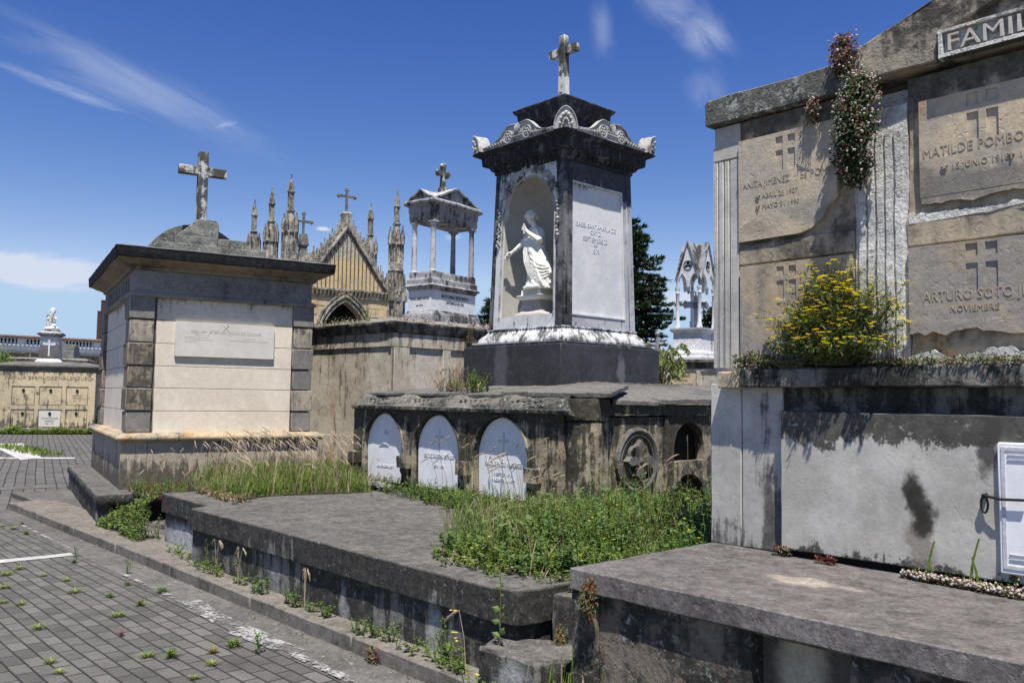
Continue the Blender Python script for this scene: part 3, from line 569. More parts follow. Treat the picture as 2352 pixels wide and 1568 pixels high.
m = MB(); cruz(m, -1.245, 2.715, .018, 4.174); m.build('death_cross', 'pletter', p)
p = grave_plaque(-1.705, -.05, 1.985, 2.352, -1.38, 2.265, 1.35, 'pplaque_g', [('ARTURO SOTO JIMENEZ', -1.64, 2.085, .048, .8, 'LEFT'), ('NOVIEMBRE', -1.52, 2.03, .03, .9, 'LEFT')])
grave_plaque(.05, 1.4, 2.52, 3.055, .7, 2.965, 1.35, 'pplaque', [])
grave_plaque(.05, 1.4, 1.84, 2.352, .7, 2.265, 1.35, 'pplaque_g', [])
# broken lower edges of the plaques and the rubble left below them
def jag(m, x0, x1, ztop, zb, amp, y0, y1, seed, up=False):
    random.seed(seed); pts = [(x0, ztop), (x1, ztop)]; x = x1; low = []
    while x > x0:
        low.append((x, zb+amp*(noise.noise(Vector((x*6, seed, 0)))*1.4+noise.noise(Vector((x*23, seed, 3)))*.7))); x -= random.uniform(.012, .03)
    low.append((x0, zb)); m.prism(pts+low, y0, y1, 'y')
m = MB(); jag(m, -1.64, -.05, 2.585, 2.555, .020, 4.177, 4.205, 2); m.build('crumbled_edge', 'pplaque', t)
m = MB(); jag(m, -1.70, -.05, 1.985, 1.935, .032, 4.168, 4.205, 7); m.build('crumbled_edge', 'pplaque_g', t)
for x0_, z_, a_, y_ in ((-1.70, 2.50, .022, 4.186), (-1.70, 1.80, .055, 4.165)):
    m = MB(); random.seed(int(z_*10)); pts = [(-.05, z_-.03), (x0_, z_-.03)]; x = x0_
    while x < -.05: pts.append((x, z_+a_*.6+a_*(noise.noise(Vector((x*9, z_, 0)))+.6*noise.noise(Vector((x*30, z_, 3)))))); x += .018
    m.prism(pts, y_, 4.25, 'y'); m.build('rubble_band', 'prender', t, rough=.010, res=.03, smooth=25)
m = MB(); m.prism([(-2.85, 3.2), (-1.985, 3.2), (-1.985, 3.352), (-2.83, 3.352), (-2.85, 3.335)], 4.155, 6.0, 'y'); m.build('cornice', 'pcor_dark', t, bevel=.007, rough=.006, res=.06, smooth=38)
m = MB(); AP = 3.352+.345*(XM+1.985)
m.prism([(-1.98, 3.218), (XR+.03, 3.218), (XR+.03, 3.352), (XM, AP), (-1.98, 3.352)], 4.165, 4.6, 'y')
m.build('pediment', 'pcor', t, bevel=.006, rough=.005, res=.08, smooth=38)
m = MB()
for sx in (1, -1):
    def X(v): return XM+(v-XM)*sx
    pts = [(X(-1.98), 3.222), (X(-1.54), 3.222), (X(-1.54), 3.34), (X(-1.43), 3.375), (XM, 3.375+.345*(XM+1.43)), (XM, AP+.02), (X(-1.98), 3.372)]
    m.prism(pts, 4.132, 4.18, 'y')
m.build('raking_cornice', 'pcor', t, bevel=.006, rough=.006, res=.06, smooth=38)
m = MB(); slab_holes(m, -1.528, XM*2+1.528, 3.214, 3.352, 4.112, 4.165, [(-1.508, XM*2+1.508, 3.236, 3.334)]); m.build('name_frame', 'prender', t, bevel=.003)
m = MB(); m.box(-1.51, XM*2+1.51, 4.136, 4.16, 3.234, 3.336); np_ = m.build('name_plate', 'prender', t, rough=.005, res=.03)
m = MB(); text_mb(m, 'FAMILIA  POMBO', -1.492, 3.243, .082, 4.124, 'front', 1.12, .026, 'LEFT'); m.build('inscription', 'pgrey', np_)
m = MB(); m.box(-2.60, XR, 4.112, 4.3, 1.682, 1.778); m.prism([(4.12, 1.775), (4.20, 1.80), (4.25, 1.80), (4.25, 1.775)], -2.58, XR, 'x'); m.build('ledge', 'pledge', t, bevel=.007, rough=.007, res=.06, smooth=38)
m = MB(); m.box(-2.745, -2.603, 4.116, 4.30, 1.674, 1.768); m.build('ledge_end', 'pochre', t, bevel=.006, rough=.006, res=.07)
m = MB(); m.box(-2.845, -2.645, 4.20, 5.88, .802, 1.70); m.build('lower_pier', 'pgrey', t, bevel=.006, rough=.003, res=.15)
m = MB(); m.box(-2.640, -2.385, 4.20, 4.3, .802, 1.695); m.build('lower_pier', 'pgrey', t, bevel=.006, rough=.004, res=.12)
m = MB(); m.box(-2.38, XR, 4.20, 4.3, 1.40, 1.68); m.build('recessed_band', 'pledge', t, rough=.005, res=.1)
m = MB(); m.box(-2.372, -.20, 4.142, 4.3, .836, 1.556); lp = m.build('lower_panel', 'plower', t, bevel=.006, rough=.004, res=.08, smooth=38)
m = MB(); m.box(-2.37, XR, 4.17, 4.3, .802, .836); m.build('shadow_gap', 'void', t)
m = MB(); m.box(-1.315, -.75, 4.118, 4.143, .876, 1.44); mp = m.build('marble_plaque', 'wplaque', t, bevel=.006)
m = MB(); slab_holes(m, -1.30, -.765, .90, 1.42, 4.1145, 4.1185, [(-1.285, -.78, .915, 1.405)])
for zz in (1.385, 1.365, .96, .94): m.box(-1.275, -1.20, 4.1135, 4.117, zz, zz+.004)
m.build('incised_frame', 'wletter', mp)
def ring(m, c, r1, r2, rr, ax='y', n=20):
    pts = [(c[0]+r1*math.cos(2*math.pi*i/n), c[1], c[2]+r2*math.sin(2*math.pi*i/n)) if ax == 'y' else (c[0], c[1]+r1*math.cos(2*math.pi*i/n), c[2]+r2*math.sin(2*math.pi*i/n)) for i in range(n+1)]
    m.tube(pts, rr, 6, cap=False)
m = MB(); ring(m, (-1.372, 4.12, 1.165), .014, .036, .005); m.tube([(-1.372, 4.15, 1.207), (-1.372, 4.11, 1.20)], .01); m.tube([(-1.38, 4.115, 1.205), (-1.30, 4.10, 1.195), (-1.20, 4.10, 1.20)], .006); m.build('ring_handle', 'iron', t)
# ------------------------------------------------------------------ arched vault
t = thing('burial_vault', 'low blackened vault with three white arched plaques and worn slab roof', 'vault', (-7.1, 5.7, .55), world=True)
YF = 5.655
m = MB(); m.box(-8.80, -5.40, YF+.06, 9.5, .5, 1.46); m.build('core', 'vault', t)
m = MB(); cs = [-8.215, -7.225, -6.21]; bd = [-8.83, -7.72, -6.72, -5.36]
for i in range(3):
    m.arch(bd[i], bd[i+1], .5, 1.50, cs[i], .385, 1.08, lambda q: .345*(1-abs(q)**2.1)**.62, YF-.04, YF+.05, 16, zb=.60)
m.box(-8.83, -8.80, YF+.05, 9.5, .5, 1.46)
m.build('arcade_wall', 'vault', t, rough=.008, res=.09, seed=2)
m = MB()
for c in cs:
    pts = [(c+.405*q, YF-.045, 1.06+.375*(1-abs(q)**2.1)**.62) for q in [-1+k/9 for k in range(19)]]
    m.tube([(c-.405, YF-.045, .62)]+pts+[(c+.405, YF-.045, .62)], .016, 6)
m.build('arch_moulding', 'vault', t, rough=.006, res=.06)
txts = [[('LOLA CARDENAS DE P.', .80, .030, .75)], [('BEATRIZ CARDENAS DE PARDO', .965, .040, .62), ('SEP 6 - 1980', .865, .026, .85)], [('ENRIQUE PARDO VILLAVECES', .945, .042, .66), ('\u2020 SEPT. 27 - 1911', .855, .026, .95), ('\u2020 AGOSTO 13 - 1977', .795, .026, .95)]]
for i, c in enumerate(cs):
    m = MB(); pts = [(c-.36, .635), (c+.36, .635), (c+.372, 1.08)]+[(c+.372*q, 1.08+.335*(1-abs(q)**2.1)**.62) for q in [1-k/10 for k in range(1, 20)]]+[(c-.372, 1.08)]
    m.prism(pts, YF+.005, YF+.04, 'y'); p = m.build('arched_plaque', 'wplaque', t, bevel=.003)
    y = YF+.003
    for s_, z_, sz, wd in txts[i]: m = MB(); text_mb(m, s_, c, z_, sz, y, 'front', wd, .006); m.build('inscription_line', 'wletter', p)
    m = MB()
    if i:
        cz = 1.165
        m.box(c-.008, c+.008, y-.003, y+.004, cz-.10, cz+.085); m.box(c-.055, c+.055, y-.002, y+.004, cz+.012, cz+.03)
        for dx, dz in ((-.055, .021), (.055, .021), (0, .088), (0, -.10)): m.ball((c+dx, y, cz+dz), (.016, .005, .016), 8, 5)
    else:
        for k in range(7):
            a = R(20+k*23); m.tube([(c, y, 1.17), (c+.05*math.cos(a), y-.001, 1.17+.06*math.sin(a))], [.006, .002], 4)
        m.tube([(c-.13, y, 1.03), (c-.04, y, 1.065), (c+.02, y, 1.06), (c+.05, y, 1.05)], [.004, .010, .008, .003], 5); m.tube([(c-.05, y, 1.04), (c+.06, y, 1.045)], .005, 5)
    m.build('carved_emblem', 'wletter', p)
m = MB(); random.seed(8)
for x in (-8.70, -7.71, -6.70, -5.70):
    m.box(x-.07, x+.07, YF-.15, YF-.03, .83, .96); m.prism([(YF-.04, .62), (YF-.14, .80), (YF-.14, .83), (YF-.04, .83)], x-.03, x+.05, 'x')
    b = m.build('vase_bracket', 'vault', t, rough=.012, res=.05, seed=int(x*10)); m = MB()
# carved cornice of the front
def relief(x): # leaf scroll relief
    u = (x*3.1) % 1.0
    return .010*math.sin(2*math.pi*u)+.006*math.sin(4*math.pi*u+1)
n = 150; prof = [(.02, 1.452), (-.085, 1.458), (-.10, 1.47), (-.10, 1.50), (-.082, 1.508), (-.075, 1.525), (-.045, 1.545), (.0, 1.575), (.045, 1.605), (.08, 1.618), (.12, 1.62)]
m = MB(); vs = []
for i in range(n+1):
    x = -8.80+(3.56)*i/n
    for k, (yo, z) in enumerate(prof):
        a = math.sin(math.pi*max(0, min(1, (k-4)/6))) if k >= 4 else 0
        ph = x*7.5-(k-4)*.55
        lobe = abs(math.sin(ph))**.5*(1 if math.sin(ph) > 0 else -1); d = a*(.017*lobe+.009*math.sin(2*ph+(k-4)*.9)+.012*(1 if .2 < (ph/6.283) % 1 < .3 else 0))
        xx = x
        if i > n-4 and k > 4: xx = min(x, -5.24-(k-4)*.03)
        if i < 4 and k > 4: xx = max(x, -8.80+(k-4)*.03)
        vs.append((xx, YF+yo-d*.6, z+d))
L = len(prof)
m.add(vs, [(i*L+k, (i+1)*L+k, (i+1)*L+k+1, i*L+k+1) for i in range(n) for k in range(L-1)]+[tuple(range(L))[::-1], tuple(n*L+k for k in range(L))])
m.build('carved_cornice', 'vault_cor', t, rough=.005, res=.2, smooth=50)
m = MB(); random.seed(12)
for i in range(22):
    x = -8.6+i*.158
    for s_ in (0, 1): m.ball((x+s_*.05, YF-.01+s_*.02, 1.575+s_*.01), (.018, .016, .012), 7, 5)
m.build('carved_buds', 'vault_cor', t)
def plate(m, q, th, jit=.0):
    m = MB()
    lo = [(p[0], p[1], p[2]-th) for p in q]; m.add(list(q)+lo, [(0, 1, 2, 3), (7, 6, 5, 4), (0, 4, 5, 1), (1, 5, 6, 2), (2, 6, 7, 3), (3, 7, 4, 0)])
    m.build('roof_slab', 'slab', t, bevel=.006, rough=.008, res=.08, smooth=34, seed=len(bpy.data.meshes))
plate(m, [(-8.68, 5.70, 1.648), (-6.99, 5.71, 1.650), (-7.45, 7.4, 1.80), (-8.68, 7.4, 1.78)], .035)
plate(m, [(-6.97, 5.72, 1.640), (-6.38, 5.72, 1.642), (-6.5, 7.3, 1.80), (-7.43, 7.4, 1.80)], .04)
plate(m, [(-6.36, 5.75, 1.668), (-4.93, 5.76, 1.662), (-5.55, 6.75, 1.755), (-6.48, 7.3, 1.81)], .045)
plate(m, [(-5.16, 6.06, 1.600), (-5.16, 6.85, 1.595), (-5.9, 7.3, 1.74), (-5.95, 6.5, 1.73)], .045)
plate(m, [(-5.15, 6.75, 1.612), (-5.15, 8.3, 1.63), (-6.5, 8.3, 1.80), (-6.5, 7.0, 1.79)], .05)
plate(m, [(-5.17, 8.3, 1.63), (-5.17, 9.7, 1.64), (-6.5, 9.7, 1.80), (-6.5, 8.3, 1.80)], .05)
plate(m, [(-8.70, 7.4, 1.78), (-6.4, 7.4, 1.80), (-6.4, 9.7, 1.80), (-8.70, 9.7, 1.78)], .2)
m = MB(); m.prism([(-5.27+.20*math.cos(R(22.5+45*k)), 5.83+.20*math.sin(R(22.5+45*k))) for k in range(8)], .45, 1.40)
m.prism([(-5.27+.212*math.cos(R(22.5+45*k)), 5.83+.212*math.sin(R(22.5+45*k))) for k in range(8)], 1.41, 1.61); m.build('corner_pier', 'vault', t, bevel=.008, rough=.008, res=.08, seed=9)
m = MB(); XS = -5.22
m.box(XS-.2, XS, 5.95, 6.96, .45, 1.44)
m.T = Matrix(((0, -1, 0, 0), (1, 0, 0, 0), (0, 0, 1, 0), (0, 0, 0, 1)))   # (x,y)->(-y,x)
m.arch(6.97, 7.79, .92, 1.46, 7.33, .26, 1.16, semi(.22), -XS, -XS+.12, 14, zb=.99)
m.arch(6.97, 7.79, .40, .92, 7.33, .26, .62, semi(.24), -XS, -XS+.12, 14, zb=.45)
m.T = None
m.box(XS-.12, XS, 7.79, 9.5, .45, 1.46); m.box(XS-.2, XS+.03, 5.95, 9.5, 1.455, 1.56); m.box(XS-.1, XS+.02, 6.90, 6.96, .45, 1.44)
m.build('side_wall', 'vault', t, rough=.008, res=.09, seed=5)
m = MB(); m.box(XS-.5, XS-.125, 6.95, 7.81, .42, 1.45); m.build('open_niches', 'void', t)
m = MB(); ring(m, (XS+.02, 6.46, 1.03), .285, .285, .03, 'x', 36); ring(m, (XS+.025, 6.46, 1.03), .24, .24, .012, 'x', 36)
for k in range(4):
    a = R(45+90*k); ring(m, (XS+.03, 6.46+.095*math.cos(a), 1.03+.095*math.sin(a)), .062, .062, .018, 'x', 16)
for k in range(4):
    a = R(90*k); c_, s_ = math.cos(a), math.sin(a)
    pts = [(.02, .03), (.14, .045), (.20, .0), (.14, -.045), (.02, -.03)]
    m.prism([(6.46+p[0]*c_-p[1]*s_, 1.03+p[0]*s_+p[1]*c_) for p in pts], XS+.01, XS+.075, 'x')
m.ball((XS+.06, 6.46, 1.03), (.03, .045, .045)); m.build('cross_medallion', 'slab', t, rough=.004, res=.05)
# ------------------------------------------------------------------ monument with the statue
CXM, CYM = -7.44, 7.74
t = thing('grave_monument', 'tall black and white marble monument with arched statue niche and cross on top', 'monument', (CXM, CYM, 1.78), world=True)
def taper(m):
    for i, p in enumerate(m.v):
        k = 1-.075*max(0, min(1, (p.z-2.44)/2.04)); m.v[i] = Vector((CXM+(p.x-CXM)*k, CYM+(p.y-CYM)*k, p.z))
    return m
m = MB(); m.box(-8.30, -6.605, 6.86, 8.64, 1.70, 2.228); m.build('black_base', 'black_base', t, bevel=.006, rough=.003, res=.15)
m = MB(); m.sweep([(.0, 2.228), (.0, 2.262), (-.03, 2.268)], -8.22, -6.665, 6.92, 8.56); m.build('base_fillet', 'mon_cornice', t)
def lf(u, k):
    ph = u*11
    return .018*math.sin(math.pi*k)*(abs(math.cos(math.pi*(ph+.25*k)))**.6-.5)+.006*math.sin(math.pi*k)*math.cos(6*math.pi*(ph+.25*k))
m = MB(); m.sweep([(.75, 2.268), (.755, 2.28), (.745, 2.30), (.735, 2.33), (.71, 2.36), (.675, 2.39), (.655, 2.42), (.65, 2.435), (.665, 2.44), (.665, 2.452), (.63, 2.456)], CXM, CXM, CYM, CYM, lf, 120); m.build('leaf_moulding', 'leafmould', t, smooth=60)
HS = .64; x0, x1, y0, y1 = CXM-HS, CXM+HS, CYM-HS, CYM+HS
m = MB(); m.arch(x0+.002, x1-.002, 2.452, 4.49, CXM, .475, 3.82, semi(.485), y0, y0+.08, 28, zb=2.60); taper(m); m.build('niche_wall', 'marble', t)
m = MB(); K = 20; vs = []; rings = []
for j in range(15):
    if j < 5: z, r, = 2.60+(3.82-2.60)*j/4, 1
    else: a = (j-4)/10*math.pi/2; z = 3.82+.485*math.sin(a); r = math.cos(a)
    rings.append([(CXM+.475*r*math.cos(math.pi*i/K), y0+.04+.47*r*math.sin(math.pi*i/K), z) for i in range(K+1)])
vs = [p for q in rings for p in q]; m.add(vs, [(j*(K+1)+i, (j+1)*(K+1)+i, (j+1)*(K+1)+i+1, j*(K+1)+i+1) for j in range(14) for i in range(K)])
m.add([rings[0][i] for i in range(K+1)], [tuple(range(K+1))]); taper(m); m.build('niche', 'niche', t, smooth=60)
m = MB(); m.box(x0, x1-.03, y0+.56, y1, 2.452, 4.49); m.box(x0, x0+.10, y0+.081, y0+.56, 2.452, 4.49); m.box(x1-.10, x1-.03, y0+.081, y0+.56, 2.452, 4.49); taper(m); m.build('shaft', 'marble_r', t)
m = MB(); m.T = Matrix(((0, 1, 0, 0), (1, 0, 0, 0), (0, 0, 1, 0), (0, 0, 0, 1)))
slab_holes(m, y0+.081, y1, 2.452, 4.49, x1-.03, x1-.001, [(7.235, 8.19, 2.605, 4.17)]); m.T = None; m.f = [f[::-1] for f in m.f]; taper(m); m.build('side_frame', 'marble_r', t)
m = MB(); m.box(x1-.05, x1-.022, 7.22, 8.205, 2.59, 4.18); taper(m); sp = m.build('side_panel', 'marble_panel', t)
for s_, c_, z_, sz, wd in [('ISABEL SANTAMARIA DE', 7.70, 3.66, .056, .86), ('ORTIZ', 7.69, 3.585, .052, .9), ('SEPTIEMBRE 23', 7.69, 3.50, .056, .86), ('DE', 7.69, 3.445, .034, 1.1), ('1879', 7.69, 3.36, .056, .9)]:
    m = MB(); text_mb(m, s_, c_, z_, sz, x1-.0205, 'right', wd, .008); taper(m); m.build('inscription_line', 'wletter', sp)
m = MB(); m.T = None
for a, b, c, d in [(7.225, 8.20, 4.165, 4.185), (7.225, 8.20, 2.588, 2.606)]: m.box(x1-.02, x1+.010, a, b, c, d)
for a, b in [(7.222, 7.236), (8.189, 8.203)]: m.box(x1-.02, x1+.008, a, b, 2.588, 4.185)
taper(m); m.build('panel_moulding', 'marble', t)
for sx, sy in ((1, 0), (0, 0), (1, 1), (0, 1)):
    m = MB(); a = (x1-.128, x1+.012) if sx else (x0-.012, x0+.058 if sy == 0 else x0+.1); b = (y0-.014, y0+.135) if sy == 0 else (y1-.1, y1+.012)
    m.sweep([(0, 2.453), (0, 4.488)], a[0], a[1], b[0], b[1], None, 1)
    if sx and not sy: m.prism([(x1+.013, 2.7), (x1+.013, 2.7)][:0] or [(a[1]+.001, b[0]+.02), (a[1]+.006, b[0]+.028), (a[1]+.006, b[0]+.05), (a[1]+.001, b[0]+.058)], 2.6, 4.4)
    taper(m); m.build('corner_pilaster', 'marble_r' if (sx, sy) == (1, 1) else 'black_pilaster', t, bevel=.008)
m = MB(); m.tube([(CXM+.478*math.cos(a), y0-.004, 3.82+.488*math.sin(a)) for a in [math.pi*i/28 for i in range(29)]], .012, 6); m.tube([(CXM-.478, y0-.004, 2.60), (CXM-.478, y0-.004, 3.82)], .012, 6); m.tube([(CXM+.478, y0-.004, 2.60), (CXM+.478, y0-.004, 3.82)], .010, 6); taper(m); m.build('arch_moulding', 'carving', t)
def drape(side):
    m = MB(); random.seed(31+side)
    for k in range(34):
        a = R(28+k*1.7); r = .56+random.uniform(-.035, .06); px, pz = CXM+side*r*math.cos(a)*.92, 3.83+r*math.sin(a)
        q = random.uniform(.018, .040); m.ball((px, y0-.012, pz), (q, .026, q*random.uniform(.7, 1.2)), 7, 5)
    for k in range(12):
        m.tube([(CXM+side*(.50+.01*(k % 4)), y0-.01, 4.10-k*.05), (CXM+side*(.535+.012*(k % 3)), y0-.03, 4.07-k*.05), (CXM+side*(.51+.02*(k % 2)), y0-.008, 4.01-k*.05)], [.008, .020, .006], 6)
    for k in range(16):
        a = R(62+k*3.3); px, pz = CXM+side*.56*math.cos(a), 3.84+.56*math.sin(a); m.ball((px, y0-.006, pz), (.022, .014, .018), 7, 5)
    taper(m); m.build('flower_garland', 'carving', t, rough=.006, res=.03)
drape(1); drape(-1)
zc = 4.40
m = MB(); m.sweep([(.0, zc+.02), (.015, zc+.03), (.015, zc+.06), (.05, zc+.09), (.065, zc+.12), (.12, zc+.14), (.13, zc+.15), (.135, zc+.235), (.15, zc+.245), (.19, zc+.262), (.215, zc+.275), (.222, zc+.30), (.0, zc+.302)], CXM-.605, CXM+.605, CYM-.605, CYM+.605, None, 6); m.build('cornice', 'mon_cornice', t, bevel=.004, rough=.004, res=.08)
for sd_ in (0, 1):
    m = MB()
    for i in range(15):
        u = -.56+i*.08; m.ball((CXM+u, CYM-.605-.045, zc+.095) if sd_ == 0 else (CXM+.605+.045, CYM+u, zc+.095), (.030, .030, .035), 8, 6)
    m.build('egg_moulding', 'mon_cornice', t)
ZT = zc+.302; HC = .822
def hgt(q): # q -1..1 along side
    a = abs(q)
    if a > .97: return .02
    return .035+.150*math.exp(-((a-.20)/.19)**2)+.065*math.exp(-((a-.0)/.11)**2)+.06*max(0, 1-a)**1.2
for side in range(4):
    T = Matrix.Translation((CXM, CYM, 0)) @ Matrix.Rotation(math.pi/2*side, 4, 'Z')
    m = MB(); m.T = T
    n = 48; qs = [-.84+1.68*i/n for i in range(n+1)]
    pts = [(HC*q, ZT+hgt(q)) for q in qs]
    m.prism([(pts[0][0], ZT-.004)]+pts+[(pts[-1][0], ZT-.004)], -HC+.02, -HC+.075, 'y')
    cr_ = m.build('scroll_cresting', 'carving', t)
    if side in (0, 1):
        m = MB(); m.T = T; yy = -HC+.012
        m.tube([(p[0], yy, p[1]-.008) for p in pts], .010, 5)
        for sg in (1, -1):
            cx_ = sg*.165
            ring(m, (cx_, yy, ZT+.088), .066, .072, .010, 'y', 20)
            for k in range(6): a = R(60*k); m.ball((cx_+.035*math.cos(a), yy, ZT+.088+.038*math.sin(a)), (.018, .014, .020), 7, 5)
            m.ball((cx_, yy-.006, ZT+.088), .014, 7, 5)
            for k in range(7):
                u = .27+k*.06; m.tube([(sg*HC*u*.98, yy+.004, ZT+.012), (sg*(HC*u+.03), yy-.006, ZT+.030+.035*(1-k/7)), (sg*(HC*u+.075), yy+.004, ZT+.045*(1-k/8)+.012)], [.004, .013, .004], 5)
            sp_ = spiral(sg*.30, ZT+.055, .03, 1.3, 0, sg); m.tube([(p[0], yy, p[1]) for p in sp_], .007, 5)
        for k in range(5):
            a = R(50+20*k); m.tube([(0, yy, ZT+.10), (.045*math.cos(a), yy-.01, ZT+.10+.06*math.sin(a)), (.075*math.cos(a), yy, ZT+.10+.125*math.sin(a))], [.006, .016, .010], 6)
        m.tube([(-.10, yy, ZT+.075), (.10, yy, ZT+.075)], .011, 6); m.tube([(-.10, yy, ZT+.105), (.10, yy, ZT+.105)], .010, 6)
        m.build('carved_rosettes', 'carving', cr_)
for side in range(4):
    T = Matrix.Translation((CXM, CYM, 0)) @ Matrix.Rotation(math.pi/2*side, 4, 'Z') @ Matrix.Translation((HC-.02, -HC+.02, ZT)) @ Matrix.Rotation(R(45), 4, 'Z')
    m = MB(); m.T = T; W_, H_ = .17, .235
    sh = [(math.cos(math.pi*i/20)*W_*(1-.12*math.sin(math.pi*i/20)), H_*math.sin(math.pi*i/20)**.85) for i in range(21)]
    # curved palmette wrapping the corner
    vs = []; 
    for (u, h) in sh:
        vs.append((u*.80, abs(u)*.55-.02, h)); vs.append((u*.74, abs(u)*.55+.12, h*.93))
    nb = len(sh); vs += [(0, -.01, -.004), (0, .12, -.004)]
    m.add(vs, [(2*i, 2*nb, 2*i+2) for i in range(nb-1)]+[(2*i+3, 2*nb+1, 2*i+1) for i in range(nb-1)]+[(2*i, 2*i+2, 2*i+3, 2*i+1) for i in range(nb-1)])
    m.tube([(v[0], v[1]-.006, v[2]) for v in vs[0:2*nb:2]], .009, 5)
    for k in range(7):
        a = R(12+26*k); px, pz = math.cos(a)*W_*.52, .02+H_*.60*math.sin(a)
        m.ball((px*.8, abs(px)*.5-.028, pz), (.020, .014, .024), 7, 5)
        px, pz = math.cos(a)*W_*.25, .02+H_*.30*math.sin(a); m.ball((px*.8, abs(px)*.5-.028, pz), (.013, .012, .018), 7, 5)
    m.build('corner_palmette', 'carving', t, smooth=50)
m = MB(); m.sweep([(.76, ZT), (.76, ZT+.02), (.42, ZT+.20), (.40, ZT+.21)], CXM, CXM, CYM, CYM); m.build('sloped_roof', 'marble', t)
m = MB(); m.sweep([(.345, ZT+.20), (.335, ZT+.36), (.35, ZT+.38)], CXM, CXM, CYM, CYM); m.build('neck', 'mon_cornice', t)
z5 = ZT+.37
m = MB(); m.sweep([(.36, z5), (.38, z5+.03), (.41, z5+.06), (.42, z5+.065), (.425, z5+.13), (.445, z5+.145), (.465, z5+.17), (.468, z5+.195), (.30, z5+.24), (.18, z5+.26)], CXM, CXM, CYM, CYM); m.build('cap', 'mon_cornice', t, bevel=.004, rough=.004, res=.06)
m = MB(); m.box(CXM-.17, CXM+.13, CYM-.12, CYM+.12, z5+.24, z5+.30); m.box(CXM+.06, CXM+.20, CYM-.13, CYM+.02, z5+.25, z5+.315); m.build('cross_foot', 'carving', t, bevel=.01, rough=.006, res=.06)
m = MB(); zx = z5+.29; m.fr((CXM-.075, CXM+.055, CYM-.045, CYM+.045, zx), (CXM-.06, CXM+.035, CYM-.042, CYM+.042, 6.26)); m.box(CXM-.245, CXM-.062, CYM-.040, CYM+.040, 6.005, 6.105); m.box(CXM+.038, CXM+.225, CYM-.040, CYM+.040, 6.005, 6.105); m.build('cross', 'wcross', t, bevel=.004)
# statue on its pedestal
PX, PY = CXM+.005, 7.345
t = thing('statue_pedestal', 'small stepped white pedestal with pitted front inside the niche', 'pedestal', (PX, PY, 2.6), world=True)
m = MB(); m.sweep([(.22, 2.603), (.22, 2.63), (.165, 2.66), (.165, 2.672)], PX, PX, PY, PY); m.build('foot', 'niche', t, bevel=.003)
m = MB(); m.sweep([(.155, 2.672), (.155, 2.80)], PX, PX, PY, PY); m.build('pitted_block', stone('pitted_stone', (.40, .39, .38), (.33, .32, .31), cover=-.2, spot=.95, bump=.5, seed=80, dark=(.03, .03, .03)), t)
m = MB(); m.sweep([(.16, 2.80), (.205, 2.825), (.21, 2.855), (.165, 2.865), (.165, 2.925)], PX, PX, PY, PY); m.build('cap_stone', 'statue', t, bevel=.003)
m = MB(); m.prism([(PX-.30, 2.602), (PX-.17, 2.602), (PX-.17, 2.78)], PY-.12, PY-.06, 'y'); m.build('side_scroll', 'niche', t)
def remesh(m, name, mat, parent, vox, sm=3, loc=None):
    me = bpy.data.meshes.new('tmp'); me.from_pydata(m.v, [], m.f); me.update()
    o = bpy.data.objects.new('tmp', me); C.objects.link(o)
    r = o.modifiers.new('r', 'REMESH'); r.mode = 'VOXEL'; r.voxel_size = vox
    s_ = o.modifiers.new('s', 'SMOOTH'); s_.iterations = sm; s_.factor = .5
    dg = bpy.context.evaluated_depsgraph_get(); me2 = bpy.data.meshes.new_from_object(o.evaluated_get(dg))
    bpy.data.objects.remove(o); me2.name = name; me2.materials.clear(); me2.materials.append(M[mat])
    for p in me2.polygons: p.use_smooth = True
    q = bpy.data.objects.new(name, me2); C.objects.link(q)
    if parent: q.parent = parent
    if loc: q.location = loc
    return q
def robe(m, ctr, n=72):
    # ctr: list of (z, cx, cy, rx, ry, fold depth, fold count, phase)
    vs = []
    for z, cx, cy, rx, ry, fd, fc, ph in ctr:
        for i in range(n):
            a = 2*math.pi*i/n
            k = 1+fd*(math.sin(fc*a+ph)+.5*math.sin((fc*1.7)//1*a+ph*1.9+1))
            vs.append((cx+rx*1.10*k*math.cos(a), cy+ry*1.08*k*math.sin(a), z))
    L = len(ctr)
    m.add(vs, [(j*n+i, j*n+(i+1) % n, (j+1)*n+(i+1) % n, (j+1)*n+i) for j in range(L-1) for i in range(n)]+[tuple(range(n))[::-1], tuple((L-1)*n+i for i in range(n))])
def hand(m, o, d, up, s, curl=.5):
    # palm, four fingers of unequal length and a thumb; o wrist, d towards the fingers, up = back of the hand
    o, d, up = Vector(o), Vector(d).normalized(), Vector(up).normalized(); sd_ = d.cross(up).normalized(); up = sd_.cross(d)
    m.tube([o, o+d*.04*s, o+d*.085*s], [.022*s, .030*s, .030*s], 8)
    for k, L in enumerate((.060, .070, .066, .052)):
        b = o+d*.085*s+sd_*((k-1.5)*.0165*s); p1 = b+d*L*.5*s; p2 = p1+(d*(1-curl)-up*curl).normalized()*L*.35*s; p3 = p2+(d*(1-curl*1.6)-up*curl*1.6).normalized()*L*.3*s
        m.tube([b, p1, p2, p3], [.0095*s, .009*s, .0085*s, .006*s], 6)
    b = o+d*.03*s-sd_*.024*s; m.tube([b, b+(d*.6-sd_*.8).normalized()*.035*s, b+(d*.95-sd_*.6-up*.3).normalized()*.062*s], [.012*s, .0105*s, .007*s], 6)
